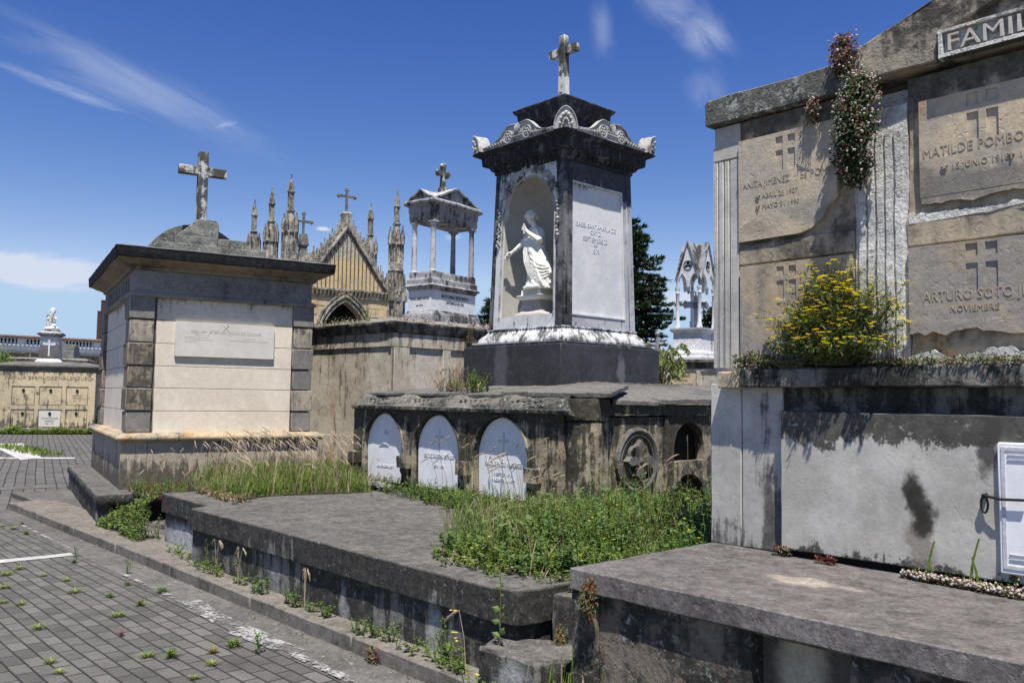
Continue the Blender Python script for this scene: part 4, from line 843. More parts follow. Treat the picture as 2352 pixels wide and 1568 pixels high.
def head(m, c, s, yaw, tilt, hair=True):
    T = Matrix.Translation(c) @ Matrix.Rotation(yaw, 4, 'Z') @ Matrix.Rotation(tilt[0], 4, 'X') @ Matrix.Rotation(tilt[1], 4, 'Y') @ Matrix.Scale(s, 4)
    o = m.T; m.T = T if o is None else o @ T    # faces local -Y; unit = head height
    m.ball((0, .02, .08), (.36, .42, .42), 16, 12); m.ball((0, -.08, -.16), (.27, .30, .32), 14, 10)
    m.tube([(0, -.34, .10), (0, -.44, -.08), (0, -.40, -.13)], [.035, .065, .05], 6)
    m.ball((0, -.36, -.24), (.11, .05, .03), 8, 5); m.ball((0, -.355, -.29), (.09, .05, .03), 8, 5); m.ball((0, -.33, -.40), (.10, .08, .08), 8, 6)
    for k in (1, -1):
        m.ball((.13*k, -.33, .03), (.065, .04, .035), 8, 6); m.tube([(.05*k, -.37, .10), (.14*k, -.37, .13), (.24*k, -.30, .09)], [.02, .03, .02], 5); m.ball((.36*k, .03, -.03), (.05, .08, .11), 7, 6); m.ball((.17*k, -.27, -.14), (.10, .08, .09), 8, 6)
    if hair:
        for k in range(26):
            a = 2*math.pi*k/26; q = .10+.03*math.sin(k*2.3); zz = .22 if abs(a-1.5*math.pi) < .7 else .05*math.sin(k*1.7)-.02
            m.ball((.38*math.cos(a), .06+.40*math.sin(a), zz), (q, q, q*1.15), 7, 6)
        m.ball((0, .06, .20), (.40, .43, .36), 16, 10); m.ball((.05, .36, -.16), (.28, .16, .26), 10, 8)
    m.T = o
sx, sy = -7.40, 7.30
t = thing('marble_statue', 'white marble figure in flowing robe holding a small cross to its chest', 'statue', (sx, sy, 2.925), world=True)
m = MB()
Z = 2.925
robe(m, [(Z, sx+.03, sy, .205, .17, .06, 9, 0), (Z+.03, sx+.03, sy-.005, .20, .165, .07, 9, .2), (Z+.08, sx+.02, sy-.01, .17, .14, .09, 8, .5), (Z+.15, sx+.005, sy-.01, .145, .125, .09, 7, 1.0), (Z+.25, sx-.01, sy-.015, .135, .12, .08, 6, 1.5),
         (Z+.36, sx-.025, sy-.02, .135, .12, .07, 6, 2.1), (Z+.46, sx-.045, sy-.02, .135, .12, .06, 5, 2.6), (Z+.55, sx-.06, sy-.015, .13, .11, .05, 5, 3.0), (Z+.63, sx-.07, sy-.01, .125, .10, .04, 5, 3.3), (Z+.70, sx-.078, sy, .125, .088, .03, 5, 3.5), (Z+.755, sx-.085, sy+.005, .115, .075, .02, 4, 3.6), (Z+.79, sx-.09, sy+.008, .06, .05, 0, 4, 0)])
m.tube([(sx-.09, sy, Z+.77), (sx-.105, sy-.01, Z+.83), (sx-.12, sy-.015, Z+.87)], [.042, .036, .036], 10)
head(m, (sx-.135, sy-.03, Z+.915), .165, R(-12), (R(22), R(-14)))
# drapery: long folds from shoulder to the gathered hem at the right
for k in range(7):
    a = k/6
    m.tube([(sx-.16+.10*a, sy-.075, Z+.70), (sx-.165+.15*a, sy-.125, Z+.52), (sx-.12+.16*a, sy-.145, Z+.34), (sx-.05+.16*a, sy-.15, Z+.20), (sx+.04+.13*a, sy-.145, Z+.08), (sx+.10+.10*a, sy-.13, Z+.02)], [.008, .013, .014, .015, .016, .012], 6)
for k in range(5):
    m.tube([(sx-.10, sy-.13, Z+.50-.05*k), (sx+.0, sy-.150, Z+.38-.055*k), (sx+.10, sy-.135, Z+.30-.045*k), (sx+.20, sy-.09, Z+.27-.03*k)], [.006, .014, .017, .012], 6)
m.tube([(sx-.04, sy-.02, Z+.56), (sx+.02, sy-.02, Z+.42), (sx+.09, sy-.02, Z+.28), (sx+.15, sy-.02, Z+.14), (sx+.19, sy-.01, Z+.04)], [.08, .095, .10, .095, .085], 14)
for k in range(8):
    a = k/7; m.tube([(sx+.0-.03*a, sy-.10, Z+.50-.04*a), (sx+.06-.02*a, sy-.13, Z+.36-.03*a), (sx+.13-.05*a, sy-.13, Z+.22), (sx+.20-.09*a, sy-.11, Z+.05)], [.004, .010, .012, .010], 5)
for k in range(4):
    m.tube([(sx-.05+.02*k, sy-.135, Z+.40-.07*k), (sx+.07, sy-.155, Z+.27-.05*k), (sx+.17, sy-.125, Z+.24-.04*k), (sx+.24, sy-.07, Z+.25-.03*k)], [.004, .013, .015, .006], 6)
m.tube([(sx+.02, sy-.08, Z+.60), (sx+.10, sy-.05, Z+.40), (sx+.17, sy-.05, Z+.27), (sx+.26, sy-.06, Z+.17)], [.02, .03, .035, .03], 8)
m.tube([(sx-.15, sy, Z+.02), (sx-.20, sy-.06, Z+.02), (sx-.10, sy-.16, Z+.018), (sx+.02, sy-.18, Z+.02), (sx+.15, sy-.17, Z+.022)], [.02, .025, .025, .025, .02], 6)
# far arm reaching down, near arm folded to the chest
S1 = (sx-.19, sy-.01, Z+.70); m.tube([S1, (sx-.255, sy-.05, Z+.60)], [.048, .040], 10); m.tube([(sx-.255, sy-.05, Z+.60), (sx-.325, sy-.12, Z+.51), (sx-.345, sy-.14, Z+.49)], [.036, .026, .02], 10)
hand(m, (sx-.342, sy-.138, Z+.492), (-.6, -.35, -.55), (-.3, .2, .8), .95, .55)
S2 = (sx+.03, sy-.01, Z+.70); m.tube([S2, (sx+.075, sy-.06, Z+.62), (sx+.09, sy-.10, Z+.585)], [.055, .052, .044], 10); m.tube([(sx+.09, sy-.10, Z+.585), (sx+.0, sy-.155, Z+.66), (sx-.06, sy-.155, Z+.705)], [.042, .030, .021], 10)
for k in range(4): m.tube([(sx+.0+.02*k, sy-.06, Z+.75-.02*k), (sx+.07+.012*k, sy-.09, Z+.66-.015*k), (sx+.11, sy-.11, Z+.58+.01*k)], [.010, .014, .010], 6)
hand(m, (sx-.055, sy-.155, Z+.70), (-.75, -.05, .55), (.2, -.9, .2), .9, .6)
sb = remesh(m, 'robed_figure', 'statue', t, .0048, 1); sb.location = -Vector((sx, sy, 2.925))
m = MB(); m.box(sx-.108, sx-.094, sy-.19, sy-.176, Z+.68, Z+.81); m.box(sx-.135, sx-.067, sy-.189, sy-.177, Z+.765, Z+.78); m.build('held_cross', 'statue', t, bevel=.002)
# ------------------------------------------------------------------ cream mausoleum, left
MR = R(78); MO = (-11.158, 3.719)
t = thing('mausoleum', 'square cream stone mausoleum with blackened cornice and a pitted white cross', 'mausoleum', (MO[0], MO[1], .41), MR)
def G(m): m.T = Matrix.Translation((0, 0, -.41)); return m
m = G(MB()); D = 3.75
for a, b in ((0, .312), (.315, 1.046), (1.05, 1.78), (1.784, 2.52)): m.box(a, b, 0, D, .35, 1.0)
m.build('plinth', 'base', t, bevel=.006, rough=.004, res=.15)
m = G(MB()); m.sweep([(-.01, .992), (.045, 1.0), (.065, 1.02), (.07, 1.045), (.055, 1.07), (.01, 1.08), (.0, 1.095), (-.03, 1.10)], 0, 2.52, 0, D, None, 4); m.build('base_moulding', 'mould', t, bevel=.002, rough=.004, res=.15)
ZJ = [1.10, 1.378, 1.672, 1.957, 2.25, 2.55, 2.86]
m = G(MB()); m.box(.12, 2.40, .14, D-.12, 1.09, 3.2); m.build('core', 'cream_mortar', t)
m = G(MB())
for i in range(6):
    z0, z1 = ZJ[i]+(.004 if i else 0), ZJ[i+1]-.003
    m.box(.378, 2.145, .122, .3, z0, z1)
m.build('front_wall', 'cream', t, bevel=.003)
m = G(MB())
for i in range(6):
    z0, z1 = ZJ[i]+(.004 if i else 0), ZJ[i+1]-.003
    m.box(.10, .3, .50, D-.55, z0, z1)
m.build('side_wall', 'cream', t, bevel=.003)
random.seed(4)
for cx0, cx1, fy0, fy1, nm in ((.055, .345, .095, .50, 0), (2.165, 2.43, .10, .5, 1), (.055, .345, D-.5, D-.1, 2), (2.165, 2.43, D-.5, D-.1, 3)):
    m = G(MB())
    for i in range(6):
        m.cur = (2, 1, 1, 1, 0, 2)[i] if nm in (0, 2) else (2, 0, 2, 2, 0, 2)[i]; e = .012 if i % 2 else 0; z0, z1 = ZJ[i]+.008, ZJ[i+1]-.006
        m.box(cx0-e, cx1+(e if nm in (1, 3) else 0), fy0-(e if nm < 2 else 0), fy1+(.05 if i % 2 else 0), z0, z1)
    m.build('corner_quoins', ['quoin', 'quoin_d', 'quoin_g'], t, bevel=.008, rough=.003, res=.12, seed=nm)
m = G(MB()); m.box(.605, 1.89, .085, .13, 2.09, 2.545); p = m.build('inscribed_plaque', 'plaquec', t, bevel=.003)
m = G(MB()); y = .084
text_mb(m, 'REQUIEM \u00c6TERNAM DONA EIS DOMINE', 1.25, 2.405, .040, y, 'front', .86, .003)
m.tube([(1.20, y, 2.45), (1.28, y, 2.52)], .004, 4); m.tube([(1.21, y, 2.52), (1.275, y, 2.45)], .004, 4); ring(m, (1.262, y, 2.525), .012, .010, .003)
random.seed(6)
for zz, a, b in ((2.375, .85, 1.02), (2.345, .72, 1.0), (2.315, .72, 1.05), (2.285, .72, .86), (2.35, 1.45, 1.62), (2.32, 1.30, 1.82)):
    x = a
    while x < b: L = random.uniform(.012, .035); m.box(x, x+L, y-.001, y+.002, zz, zz+.007); x += L+.008
m.build('inscription', 'letterc', p)
m = G(MB()); m.sweep([(.0, 2.835), (.035, 2.85), (.04, 2.875), (.015, 2.885), (.015, 2.90), (-.02, 2.905)], .07, 2.42, .08, D-.08, None, 3); m.build('architrave', 'frieze', t, bevel=.002, rough=.003, res=.2)
m = G(MB()); m.box(.09, 2.40, .09, D-.09, 2.89, 3.19); fz = m.build('frieze', 'frieze', t)
m = G(MB()); y = .088
for a in ((.33, 2.16, 3.135), (.33, 2.16, 2.945)): m.box(a[0], a[1], y-.006, y+.004, a[2], a[2]+.008)
m.box(.325, .335, y-.006, y+.004, 2.95, 3.14); m.box(2.155, 2.165, y-.006, y+.004, 2.95, 3.14)
def wave(x, sg):
    sp_ = spiral(x, 3.065, .055, 1.35, R(200) if sg > 0 else R(-20), -sg); m.tube([(p[0], y, p[1]) for p in sp_], [.016]*len(sp_), 6)
    m.tube([(x-sg*.052, y, 3.05), (x-sg*.03, y, 3.0), (x+sg*.03, y, 2.978), (x+sg*.11, y, 3.01), (x+sg*.19, y, 3.115)], [.014, .018, .020, .016, .008], 6)
for k in range(3): wave(.50+.235*k, 1)
for k in range(3): wave(2.0-.235*k, -1)
wave(1.20, 1); wave(1.33, -1)
m.tube([(1.265, y, 2.97), (1.265, y, 3.10)], .01, 5); m.build('scroll_carving', 'frieze', fz)
m = G(MB())
for k in range(13): m.box(.074, .10, .62+k*.2, .70+k*.2, 2.96, 3.13)
m.build('fluted_carving', 'frieze', fz)
m = G(MB()); m.sweep([(.0, 3.175), (.02, 3.185), (.03, 3.20), (.03, 3.215), (.07, 3.235), (.12, 3.255), (.17, 3.285), (.20, 3.30), (.21, 3.303)], .07, 2.42, .07, D-.25, None, 3); m.build('cornice_soffit', 'soffit', t)
m = G(MB()); m.sweep([(.215, 3.302), (.228, 3.31), (.235, 3.425), (.245, 3.437), (.15, 3.46)], .07, 2.42, .07, D-.25, None, 3); m.build('cornice', 'cornice', t, bevel=.005, rough=.005, res=.12)
m = G(MB()); random.seed(2)
for q_ in ((.40, 1.30, .32, 1.4, 3.44, 3.615), (1.305, 1.81, .33, 1.4, 3.44, 3.62), (1.815, 2.2, .34, 1.4, 3.44, 3.51), (.60, 1.14, .36, 1.3, 3.615, 3.73), (1.145, 1.52, .35, 1.3, 3.622, 3.73)):
    m = G(MB()); m.box(*q_); m.build('attic_block', 'rough', t, bevel=.008, rough=.009, res=.05, smooth=36)
m = G(MB()); m.prism([(.62, 3.73), (1.175, 3.73), (1.175, 3.95), (1.13, 3.99), (.93, 4.0), (.88, 3.97)], .45, .85, 'y'); m.build('cross_block', 'rough', t, bevel=.010, rough=.008, res=.05)
m = G(MB()); cs_ = [(.98-.72*math.cos(math.pi*i/24), 3.28+.72*math.sin(math.pi*i/24)) for i in range(25)]; m.prism(cs_, .95, D-.9, 'y'); m.build('barrel_roof', 'rough', t, rough=.004, res=.15)
m = G(MB()); m.box(.905, 1.03, .56, .70, 3.985, 4.96); m.box(.65, .904, .575, .69, 4.635, 4.75); m.box(1.031, 1.29, .575, .69, 4.635, 4.75); m.build('cross', 'wcross', t, bevel=.005)
t2 = thing('stone_platform', 'grey broken platform with hollow front under the cream mausoleum', 'platform', (MO[0], MO[1], 0), MR)
m = MB(); m.prism([(-.31, 4.2), (-.31, -.55), (-.26, -.64), (.42, -.50), (2.9, -.45), (2.9, 4.2)], .30, .41); m.build('top_slab', 'plat_side', t2, bevel=.012, rough=.012, res=.10, smooth=60)
m = MB(); m.box(-.29, -.12, -.52, 4.1, 0, .298); m.build('side_wall', 'plat_side', t2, bevel=.01, rough=.012, res=.1)
m = MB(); m.box(-.12, 2.8, -.1, 4.1, 0, .298); m.build('inner_wall', 'soil', t2)
# ------------------------------------------------------------------ streaked cream wall tomb behind
t = thing('wall_tomb', 'long streaked cream wall tomb with dark coping behind the mausoleum', 'tomb', (-10.547, 7.377, 0), R(4))
m = MB(); m.box(-3.2, -.03, .03, 3.6, 0, 2.60); m.box(-3.2, -.022, .022, 3.6, 0, .98); m.build('wall', 'creamw', t, rough=.004, res=.2)
m = MB(); m.box(-2.20, -.08, .005, .06, 2.36, 2.47); m.box(-.08, .0, .0, .3, .9, 2.352); m.box(-.15, .004, -.004, 3.6, 2.355, 2.56)
m.box(-.06, .001, .0, .13, .9, 2.353); m.box(-.06, .001, .985, 1.145, .9, 2.353); m.box(-.06, .001, 2.2, 2.35, .9, 2.353); m.box(-3.2, -.09, .012, .06, 2.47, 2.6); m.build('panel_frame', 'creamw', t, bevel=.004)
m = MB(); m.sweep([(.0, 2.57), (.03, 2.60), (.035, 2.64), (.06, 2.68), (.07, 2.735), (.02, 2.75), (-.3, 2.80), (-.8, 2.90)], -3.2, 0, 0, 3.6, None, 5); m.build('coping', 'creamw_cor', t, bevel=.005, rough=.006, res=.15)
# small pillared monument
t = thing('pillared_monument', 'small open temple monument on four columns above the cream tomb', 'monument', (-11.291, 8.616, 2.85), R(10))
def G2(m): m.T = Matrix.Translation((0, 0, -2.85)); return m
TX0, TX1, TY0, TY1 = -.53, 0, 0, 1.14
m = G2(MB()); m.sweep([(.06, 2.84), (.06, 2.95), (.05, 3.0), (.02, 3.03), (.015, 3.06), (-.02, 3.065)], TX0, TX1, TY0, TY1); m.build('base', 'tdark', t, bevel=.004, rough=.004, res=.08)
m = G2(MB()); m.box(TX0, TX1, TY0, TY1, 3.06, 3.40); p = m.build('inscribed_block', 'twhite', t)
m = G2(MB()); text_mb(m, 'ANTONIO RESTREPO', .60, 3.28, .060, .002, 'right', .85, .006); m.build('inscription_line', 'iron', p); m = G2(MB()); text_mb(m, 'OCTUBRE 24 DE 1925', .60, 3.19, .038, .002, 'right', .85, .006); m.build('inscription_line', 'iron', p); m = G2(MB())
text_mb(m, 'VETURIA SUAREZ FORTOUL', -.265, 3.24, .034, -.002, 'front', .70, .006); m.build('inscription_line', 'iron', p); m = G2(MB()); text_mb(m, 'JULIO 17 DE 1918', -.265, 3.13, .020, -.002, 'front', .7, .005); m.build('inscription_line', 'iron', p)
m = G2(MB()); m.sweep([(.0, 3.39), (.02, 3.41), (.02, 3.435), (.06, 3.455), (.06, 3.475), (.03, 3.49), (.025, 3.50), (.025, 3.585), (.0, 3.60), (.0, 3.71), (-.05, 3.72)], TX0, TX1, TY0, TY1, None, 3); m.build('stepped_cornice', 'tdark', t, bevel=.003, rough=.004, res=.08)
k = 0
for cx_, cy_ in ((-.05, .07), (-.48, .07), (-.05, 1.07), (-.48, 1.07)):
    m = G2(MB()); m.lathe([(.062, 3.715), (.062, 3.73), (.050, 3.74), (.050, 3.76), (.048, 4.0), (.044, 4.3), (.041, 4.50), (.050, 4.515), (.058, 4.54), (.058, 4.55)], (cx_, cy_), 14); m.box(cx_-.065, cx_+.065, cy_-.065, cy_+.065, 4.55, 4.572); m.build('column', 'tdark' if cy_ > 1 else 'tmarble', t); k += 1
m = G2(MB()); m.sweep([(.0, 4.573), (.0, 4.60), (.01, 4.605), (.01, 4.72), (.02, 4.73), (.02, 4.82), (.03, 4.83), (.075, 4.855), (.085, 4.885), (-.02, 4.89)], TX0+.0, TX1, TY0, TY1); m.build('entablature', 'tdark', t, bevel=.002)
m = G2(MB())
ym = .57; xm = -.265; zt = 5.17; e = .085
m.prism([(TY0-e, 4.886), (TY1+e, 4.886), (ym, zt)], TX0-.02, TX1-.005, 'x')
m.prism([(TX0-e, 4.884), (TX1+e, 4.884), (xm, 5.08)], TY0-.01, TY1+.01, 'y')
for sg in (0, 1):
    ys = (TY0-e, ym) if sg == 0 else (TY1+e, ym)
    m.prism([(ys[0], 4.885), (ys[0], 4.915), (ys[1], zt+.04), (ys[1], zt)], TX0-e, TX1+.05, 'x')
    xs_ = (TX0-e, xm) if sg == 0 else (TX1+e, xm)
    m.prism([(xs_[0], 4.887), (xs_[0], 4.917), (xs_[1], 5.12), (xs_[1], 5.085)], TY0-.05, TY1+.05, 'y')
m.build('pediment_roof', 'tdark', t, bevel=.003)
m = G2(MB()); m.sweep([(.06, 5.08), (.06, 5.23), (.04, 5.25)], -.265, -.265, .52, .52); 
prof = [(-.045, 5.24), (-.032, 5.40), (-.03, 5.46), (-.06, 5.455), (-.12, 5.43), (-.15, 5.45), (-.165, 5.495), (-.15, 5.54), (-.12, 5.55), (-.06, 5.525), (-.035, 5.525), (-.038, 5.60), (-.055, 5.63), (-.03, 5.675)]
m.prism([(p_[0]+.52, p_[1]) for p_ in prof]+[(.52-p_[0], p_[1]) for p_ in prof[::-1]], -.305, -.225, 'x'); m.build('cross', 'wcross', t, bevel=.006)
m = G2(MB()); m.add([(-.25, .48, 3.74), (-.25, .75, 3.74), (-.40, .75, 3.80), (-.40, .48, 3.80), (-.25, .48, 3.72), (-.25, .75, 3.72), (-.40, .75, 3.72), (-.40, .48, 3.72)], [(0, 1, 2, 3), (7, 6, 5, 4), (0, 4, 5, 1), (1, 5, 6, 2), (2, 6, 7, 3), (3, 7, 4, 0)]); m.build('open_book', 'twhite', t)
# ------------------------------------------------------------------ gothic chapel
t = thing('gothic_chapel', 'ochre gothic chapel with pinnacles, ribbed gable and pointed doorway behind the tombs', 'chapel', (-25.315, 13.526, 0), R(78))
CW, CD = 3.70, 5.1
m = MB(); m.arch(.12, CW-.12, 0, 5.0, 1.85, .78, 3.55, point(1.22), -.10, .30, 20, zb=.02, back=False); m.build('front_wall', 'gothic', t)
m = MB(); m.box(.05, CW-.05, .7, CD, 0, 5.0); m.box(.1, .5, -.05, .7, 0, 5.0); m.box(CW-.5, CW-.1, -.05, .7, 0, 5.0); m.build('nave', 'gothic', t)
m = MB(); m.box(.5, CW-.5, .5, .69, 0, 5.0); m.build('dark_doorway', 'void', t)
m = MB(); random.seed(9)
for r_ in range(9):
    x = .42
    while x < CW-.4:
        L = random.uniform(.35, .6); z0, z1 = 2.2+r_*.30, 2.2+(r_+1)*.30-.02; x2 = min(x+L, CW-.40); cxm = (x+x2)/2
        hw = .78+.1 if z0 < 3.55 else max(0, 1.0*(1-((z0-3.55)/1.40)**1.6)) if z0 < 4.9 else 0
        if not (x < 1.85+hw and x2 > 1.85-hw) and z1 < 4.93: m.box(x, x2-.02, -.105-random.uniform(0, .012), -.05, z0, z1)
        x = x2
m.build('wall_blocks', 'gothic', t, bevel=.008)
m = MB()
for rr, yy in ((.80, -.13), (.90, -.17), (1.0, -.14)):
    f = point(1.22*rr/.78); pts = [(1.85+rr*q, yy, 3.55+f(q)) for q in [-1+k/10 for k in range(21)]]; m.tube([(1.85-rr, yy, 2.0)]+pts+[(1.85+rr, yy, 2.0)], .045, 6)
m.build('arch_moulding', 'gothic_g', t)
m = MB(); m.box(.36, CW-.34, -.2, .1, 5.12, 5.18); m.box(.36, CW-.34, -.17, .1, 4.90, 4.92); m.box(.36, CW-.34, -.13, .05, 4.92, 5.125); m.build('string_course', 'gothic_g', t)
m = MB()
for i in range(22): x = .42+i*.135; m.prism([(-.12, 4.94), (-.15, 4.94), (-.24, 5.10), (-.12, 5.10)], x, x+.055, 'x')
m.build('dentil_band', 'gothic', t)
gx0, gx1, gz, ga = .38, 3.36, 5.18, 7.30; gm = (gx0+gx1)/2
m = MB(); m.prism([(gx0, gz), (gx1, gz), (gm, ga)], -.08, .3, 'y'); m.build('gable_panel', 'gable', t)
m = MB()
for i in range(21):
    x = gx0+.07+i*(gx1-gx0-.14)/20; h = gz+(ga-gz)*(1-abs(x-gm)/(gm-gx0))
    if h > gz+.12: m.box(x-.011, x+.011, -.12, -.08, gz, h-.03); m.ball((x+.06, -.10, h-.18), (.03, .03, .05), 6, 5)
m.build('gable_ribs', 'gothic_d', t)
m = MB()
for sg in (-1, 1):
    m.tube([(gm+sg*(gm-gx0+.02), -.14, gz), (gm, -.14, ga+.03)], .05, 6)
m.build('gable_coping', 'gothic_g', t)
m = MB(); n = 0
m.lathe([(.055, 0), (.05, .18), (.07, .2), (.02, .46), (.035, .50), (.01, .53)], (0, 0), 6); m.prism([(-.075, .0), (.075, 0), (.075, .14), (0, .34), (-.075, .14)], -.08, .02, 'y')
first = None
for sg in (-1, 1):
    for i in range(17):
        u = (i+.6)/17.4; x = gm+sg*(gm-gx0)*(1-u); z = gz+(ga-gz)*u-.05
        if first is None: first = m.build('crocket', 'gothic_g', t, loc=(x, -.02, z)); o = first
        else: o = first.copy(); C.objects.link(o); o.parent = t; o.location = (x, -.02+.0*i, z)
        sc__ = 1.0+.35*((i*7) % 3)/2; o.scale = (.85, 1, sc__)
def gcross(m, cx, y, z0, z1, s, zbar):
    m.lathe([(.03*s, z0), (.028*s, z1-.05)], (cx, y), 6); m.box(cx-.26*s, cx+.26*s, y-.03*s, y+.03*s, zbar-.035*s, zbar+.035*s); m.box(cx-.035*s, cx+.035*s, y-.032*s, y+.032*s, z0, z1-.03)
    for dx, dz in ((-.27, 0), (.27, 0), (0, z1-zbar-.06)):
        c_ = (cx+dx*s, y, zbar+(dz if dx == 0 else 0)); m.ball(c_, (.055*s, .04*s, .055*s), 8, 6)
        for a in range(4): m.ball((c_[0]+.05*s*math.cos(a*math.pi/2), y, c_[2]+.05*s*math.sin(a*math.pi/2)), (.035*s, .03*s, .035*s), 6, 5)
m = MB(); m.sweep([(.17, 7.15), (.14, 7.60), (.17, 7.78), (.13, 7.83)], gm, gm, .05, .05); m.build('cross_block', 'gothic_g', t)
m = MB(); gcross(m, gm, .05, 7.8, 8.66, 1.05, 8.39); m.build('gable_cross', 'gothic_d', t)
m = MB(); m.sweep([(.2, 6.6), (.15, 7.1), (.13, 7.35), (.19, 7.42), (.12, 7.86)], gm, gm, 4.9, 4.9); m.build('cross_block', 'gothic_d', t)
m = MB(); gcross(m, gm, 4.9, 7.85, 8.74, 1.15, 8.36); m.build('rear_cross', 'gothic_d', t)
m = MB(); m.prism([(.3, 5.1), (CW-.3, 5.1), (gm, 7.0)], .3, CD, 'y'); m.box(.1, CW-.1, .2, CD, 5.0, 5.5); m.build('chapel_roof', 'rough', t)
for k in range(6):
    o = first.copy(); C.objects.link(o); o.parent = t; o.location = (gm-.42-.0*k, 4.6-k*.8, 6.35); o.rotation_euler = (0, 0, R(90)); o.scale = (1, 1, 1.2)
def pinnacle_mesh(low):
    m = MB(); b = 6.02
    m.lathe([(.30, b-.05), (.28, b), (.27, b+.25), (.25, b+.3), (.24, b+.85), (.29, b+.87), (.29, b+.92), (.2, b+.95)], (0, 0), 8)
    for k in range(8):
        a = R(45*k+22.5); cx_, cy_ = .235*math.cos(a), .235*math.sin(a)
        m.lathe([(.035, b+.3), (.035, b+.85), (.045, b+.87)], (cx_, cy_), 5)
    for k in range(4):
        a = R(90*k+45)
        for rr, h0, h1, w0 in ((.23, .9, 1.52, .085),):
            m.lathe([(w0, b+h0), (w0*.95, b+h0+.2), (w0*1.15, b+h0+.24), (.015, b+h1), (.03, b+h1+.03), (.0, b+h1+.06)], (rr*math.cos(a), rr*math.sin(a)), 5)
    for k in range(4):
        a = R(90*k); m.lathe([(.09, b+.9), (.09, b+1.05), (.02, b+1.36)], (.2*math.cos(a), .2*math.sin(a)), 4)
    m.lathe([(.15, b+.9), (.13, b+1.5), (.10, b+1.56), (.155, b+1.60), (.155, b+1.63), (.085, b+1.66), (.088, b+2.20), (.13, b+2.23), (.13, b+2.27), (.075, b+2.29), (.078, b+2.45), (.05, b+2.60), (.02, b+2.80), (.03, b+2.83), (.0, b+2.88)], (0, 0), 8)
    for k in range(4): a = R(90*k+45); m.lathe([(.025, b+1.66), (.025, b+2.22)], (.085*math.cos(a), .085*math.sin(a)), 5); m.lathe([(.04, b+2.27), (.04, b+2.4), (.0, b+2.56)], (.07*math.cos(a), .07*math.sin(a)), 4)
    if low:
        m.box(-.33, .33, -.33, .33, 4.9, 5.24)
        for k in range(16):
            a = R(22.5*k+11); m.lathe([(.06, 5.24), (.05, 5.5), (.055, 5.52), (.012, 5.85), (.025, 5.88)], (.32*math.cos(a), .32*math.sin(a)), 4)
            m.lathe([(.05, 5.5), (.01, 6.05)], (.25*math.cos(a+.2), .25*math.sin(a+.2)), 4)
        m.lathe([(.27, 5.2), (.27, 6.0)], (0, 0), 8); m.lathe([(.30, 0), (.30, 4.9)], (0, 0), 8)
        for k in range(8): a = R(45*k+22.5); m.lathe([(.07, 1.0), (.07, 4.9)], (.29*math.cos(a), .29*math.sin(a)), 6)
    return m
p0 = pinnacle_mesh(True).build('pinnacle', 'gothic_g', t, loc=(CW, 0, 0))
for loc in ((-.06, 0, 0), (.0, 2.55, .09), (.0, 4.98, .12), (CW, 2.5, 0), (CW, 4.98, .05)):
    o = p0.copy(); C.objects.link(o); o.parent = t; o.location = loc
# ------------------------------------------------------------------ gothic canopy on the right with its tomb
t = thing('canopied_monument', 'small pale gothic canopy monument with pointed gables and slender columns', 'monument', (-9.317, 13.403, 2.35), R(10))
def G3(m): m.T = Matrix.Translation((0, 0, -2.35)); return m
A0, A1 = -.47, .02; B0, B1 = -.02, .66
m = G3(MB()); m.sweep([(.10, 2.34), (.10, 2.42), (.07, 2.44), (.06, 2.50), (.02, 2.53), (.0, 2.56), (.0, 2.88), (.03, 2.90), (.05, 2.93), (.05, 2.97), (-.1, 2.975)], A0-.04, A1+.04, B0-.04, B1+.04); m.build('pedestal', 'tmarble', t)
for cx_, cy_ in ((A1-.02, B0+.02), (A0+.02, B0+.02), (A1-.02, B1-.02), (A0+.02, B1-.02)):
    m = G3(MB()); m.lathe([(.055, 2.97), (.055, 3.01), (.042, 3.03), (.046, 3.06), (.035, 3.09), (.033, 3.62), (.045, 3.64), (.034, 3.66), (.042, 3.70), (.05, 3.74), (.05, 3.76)], (cx_, cy_), 12); m.build('column', 'twhite', t)
def gable(m, a0, a1, pl, axis, sg):
    c = (a0+a1)/2; z0 = 3.77
    f = point(.24); hw = (a1-a0)/4-.028
    w0 = (a1-a0)/2
    def ap(x): return 4.60-(4.60-3.86)*abs(x-c)/w0
    n = 60; th = .045
    xs = [a0+(a1-a0)*i/n for i in range(n+1)]
    def low(x):
        for cc in (c-w0/2, c+w0/2):
            q = (x-cc)/hw
            if abs(q) < 1: return z0+.0+f(q)
        return z0 - (.06 if abs(x-c) < .03 else 0)
    vs = []; 
    for x in xs:
        zl, zh = low(x), max(ap(x), low(x)+.02)
        tre = abs(x-c) < .055
        for y in (pl, pl+sg*th):
            for z in (zl, zh): vs.append((x, y, z) if axis == 'y' else (y, x, z))
    fs = []
    for i in range(n):
        a, b = 4*i, 4*(i+1)
        fs += [(a, b, b+1, a+1), (a+2, a+3, b+3, b+2), (a+1, b+1, b+3, a+3), (a, a+2, b+2, b)]
    m.add(vs, fs+[(0, 1, 3, 2), (4*n, 4*n+2, 4*n+3, 4*n+1)])
m = G3(MB()); gable(m, A0, A1, B0-.0, 'y', 1); gable(m, A0, A1, B1, 'y', -1); gable(m, B0, B1, A1, 'x', -1); gable(m, B0, B1, A0, 'x', 1); m.build('traceried_gables', 'twhite', t)
m = G3(MB())
cxa, cya = (A0+A1)/2, (B0+B1)/2
for k in range(3):
    a = R(90+120*k); 
    m.ball((cxa+.038*math.cos(a), B0-.001, 4.17+.038*math.sin(a)), (.033, .006, .033), 12, 6); m.ball((A1+.001, cya+.045*math.cos(a), 4.17+.045*math.sin(a)), (.006, .038, .038), 12, 6)
m.build('trefoil_opening', 'void', t)
m = G3(MB())
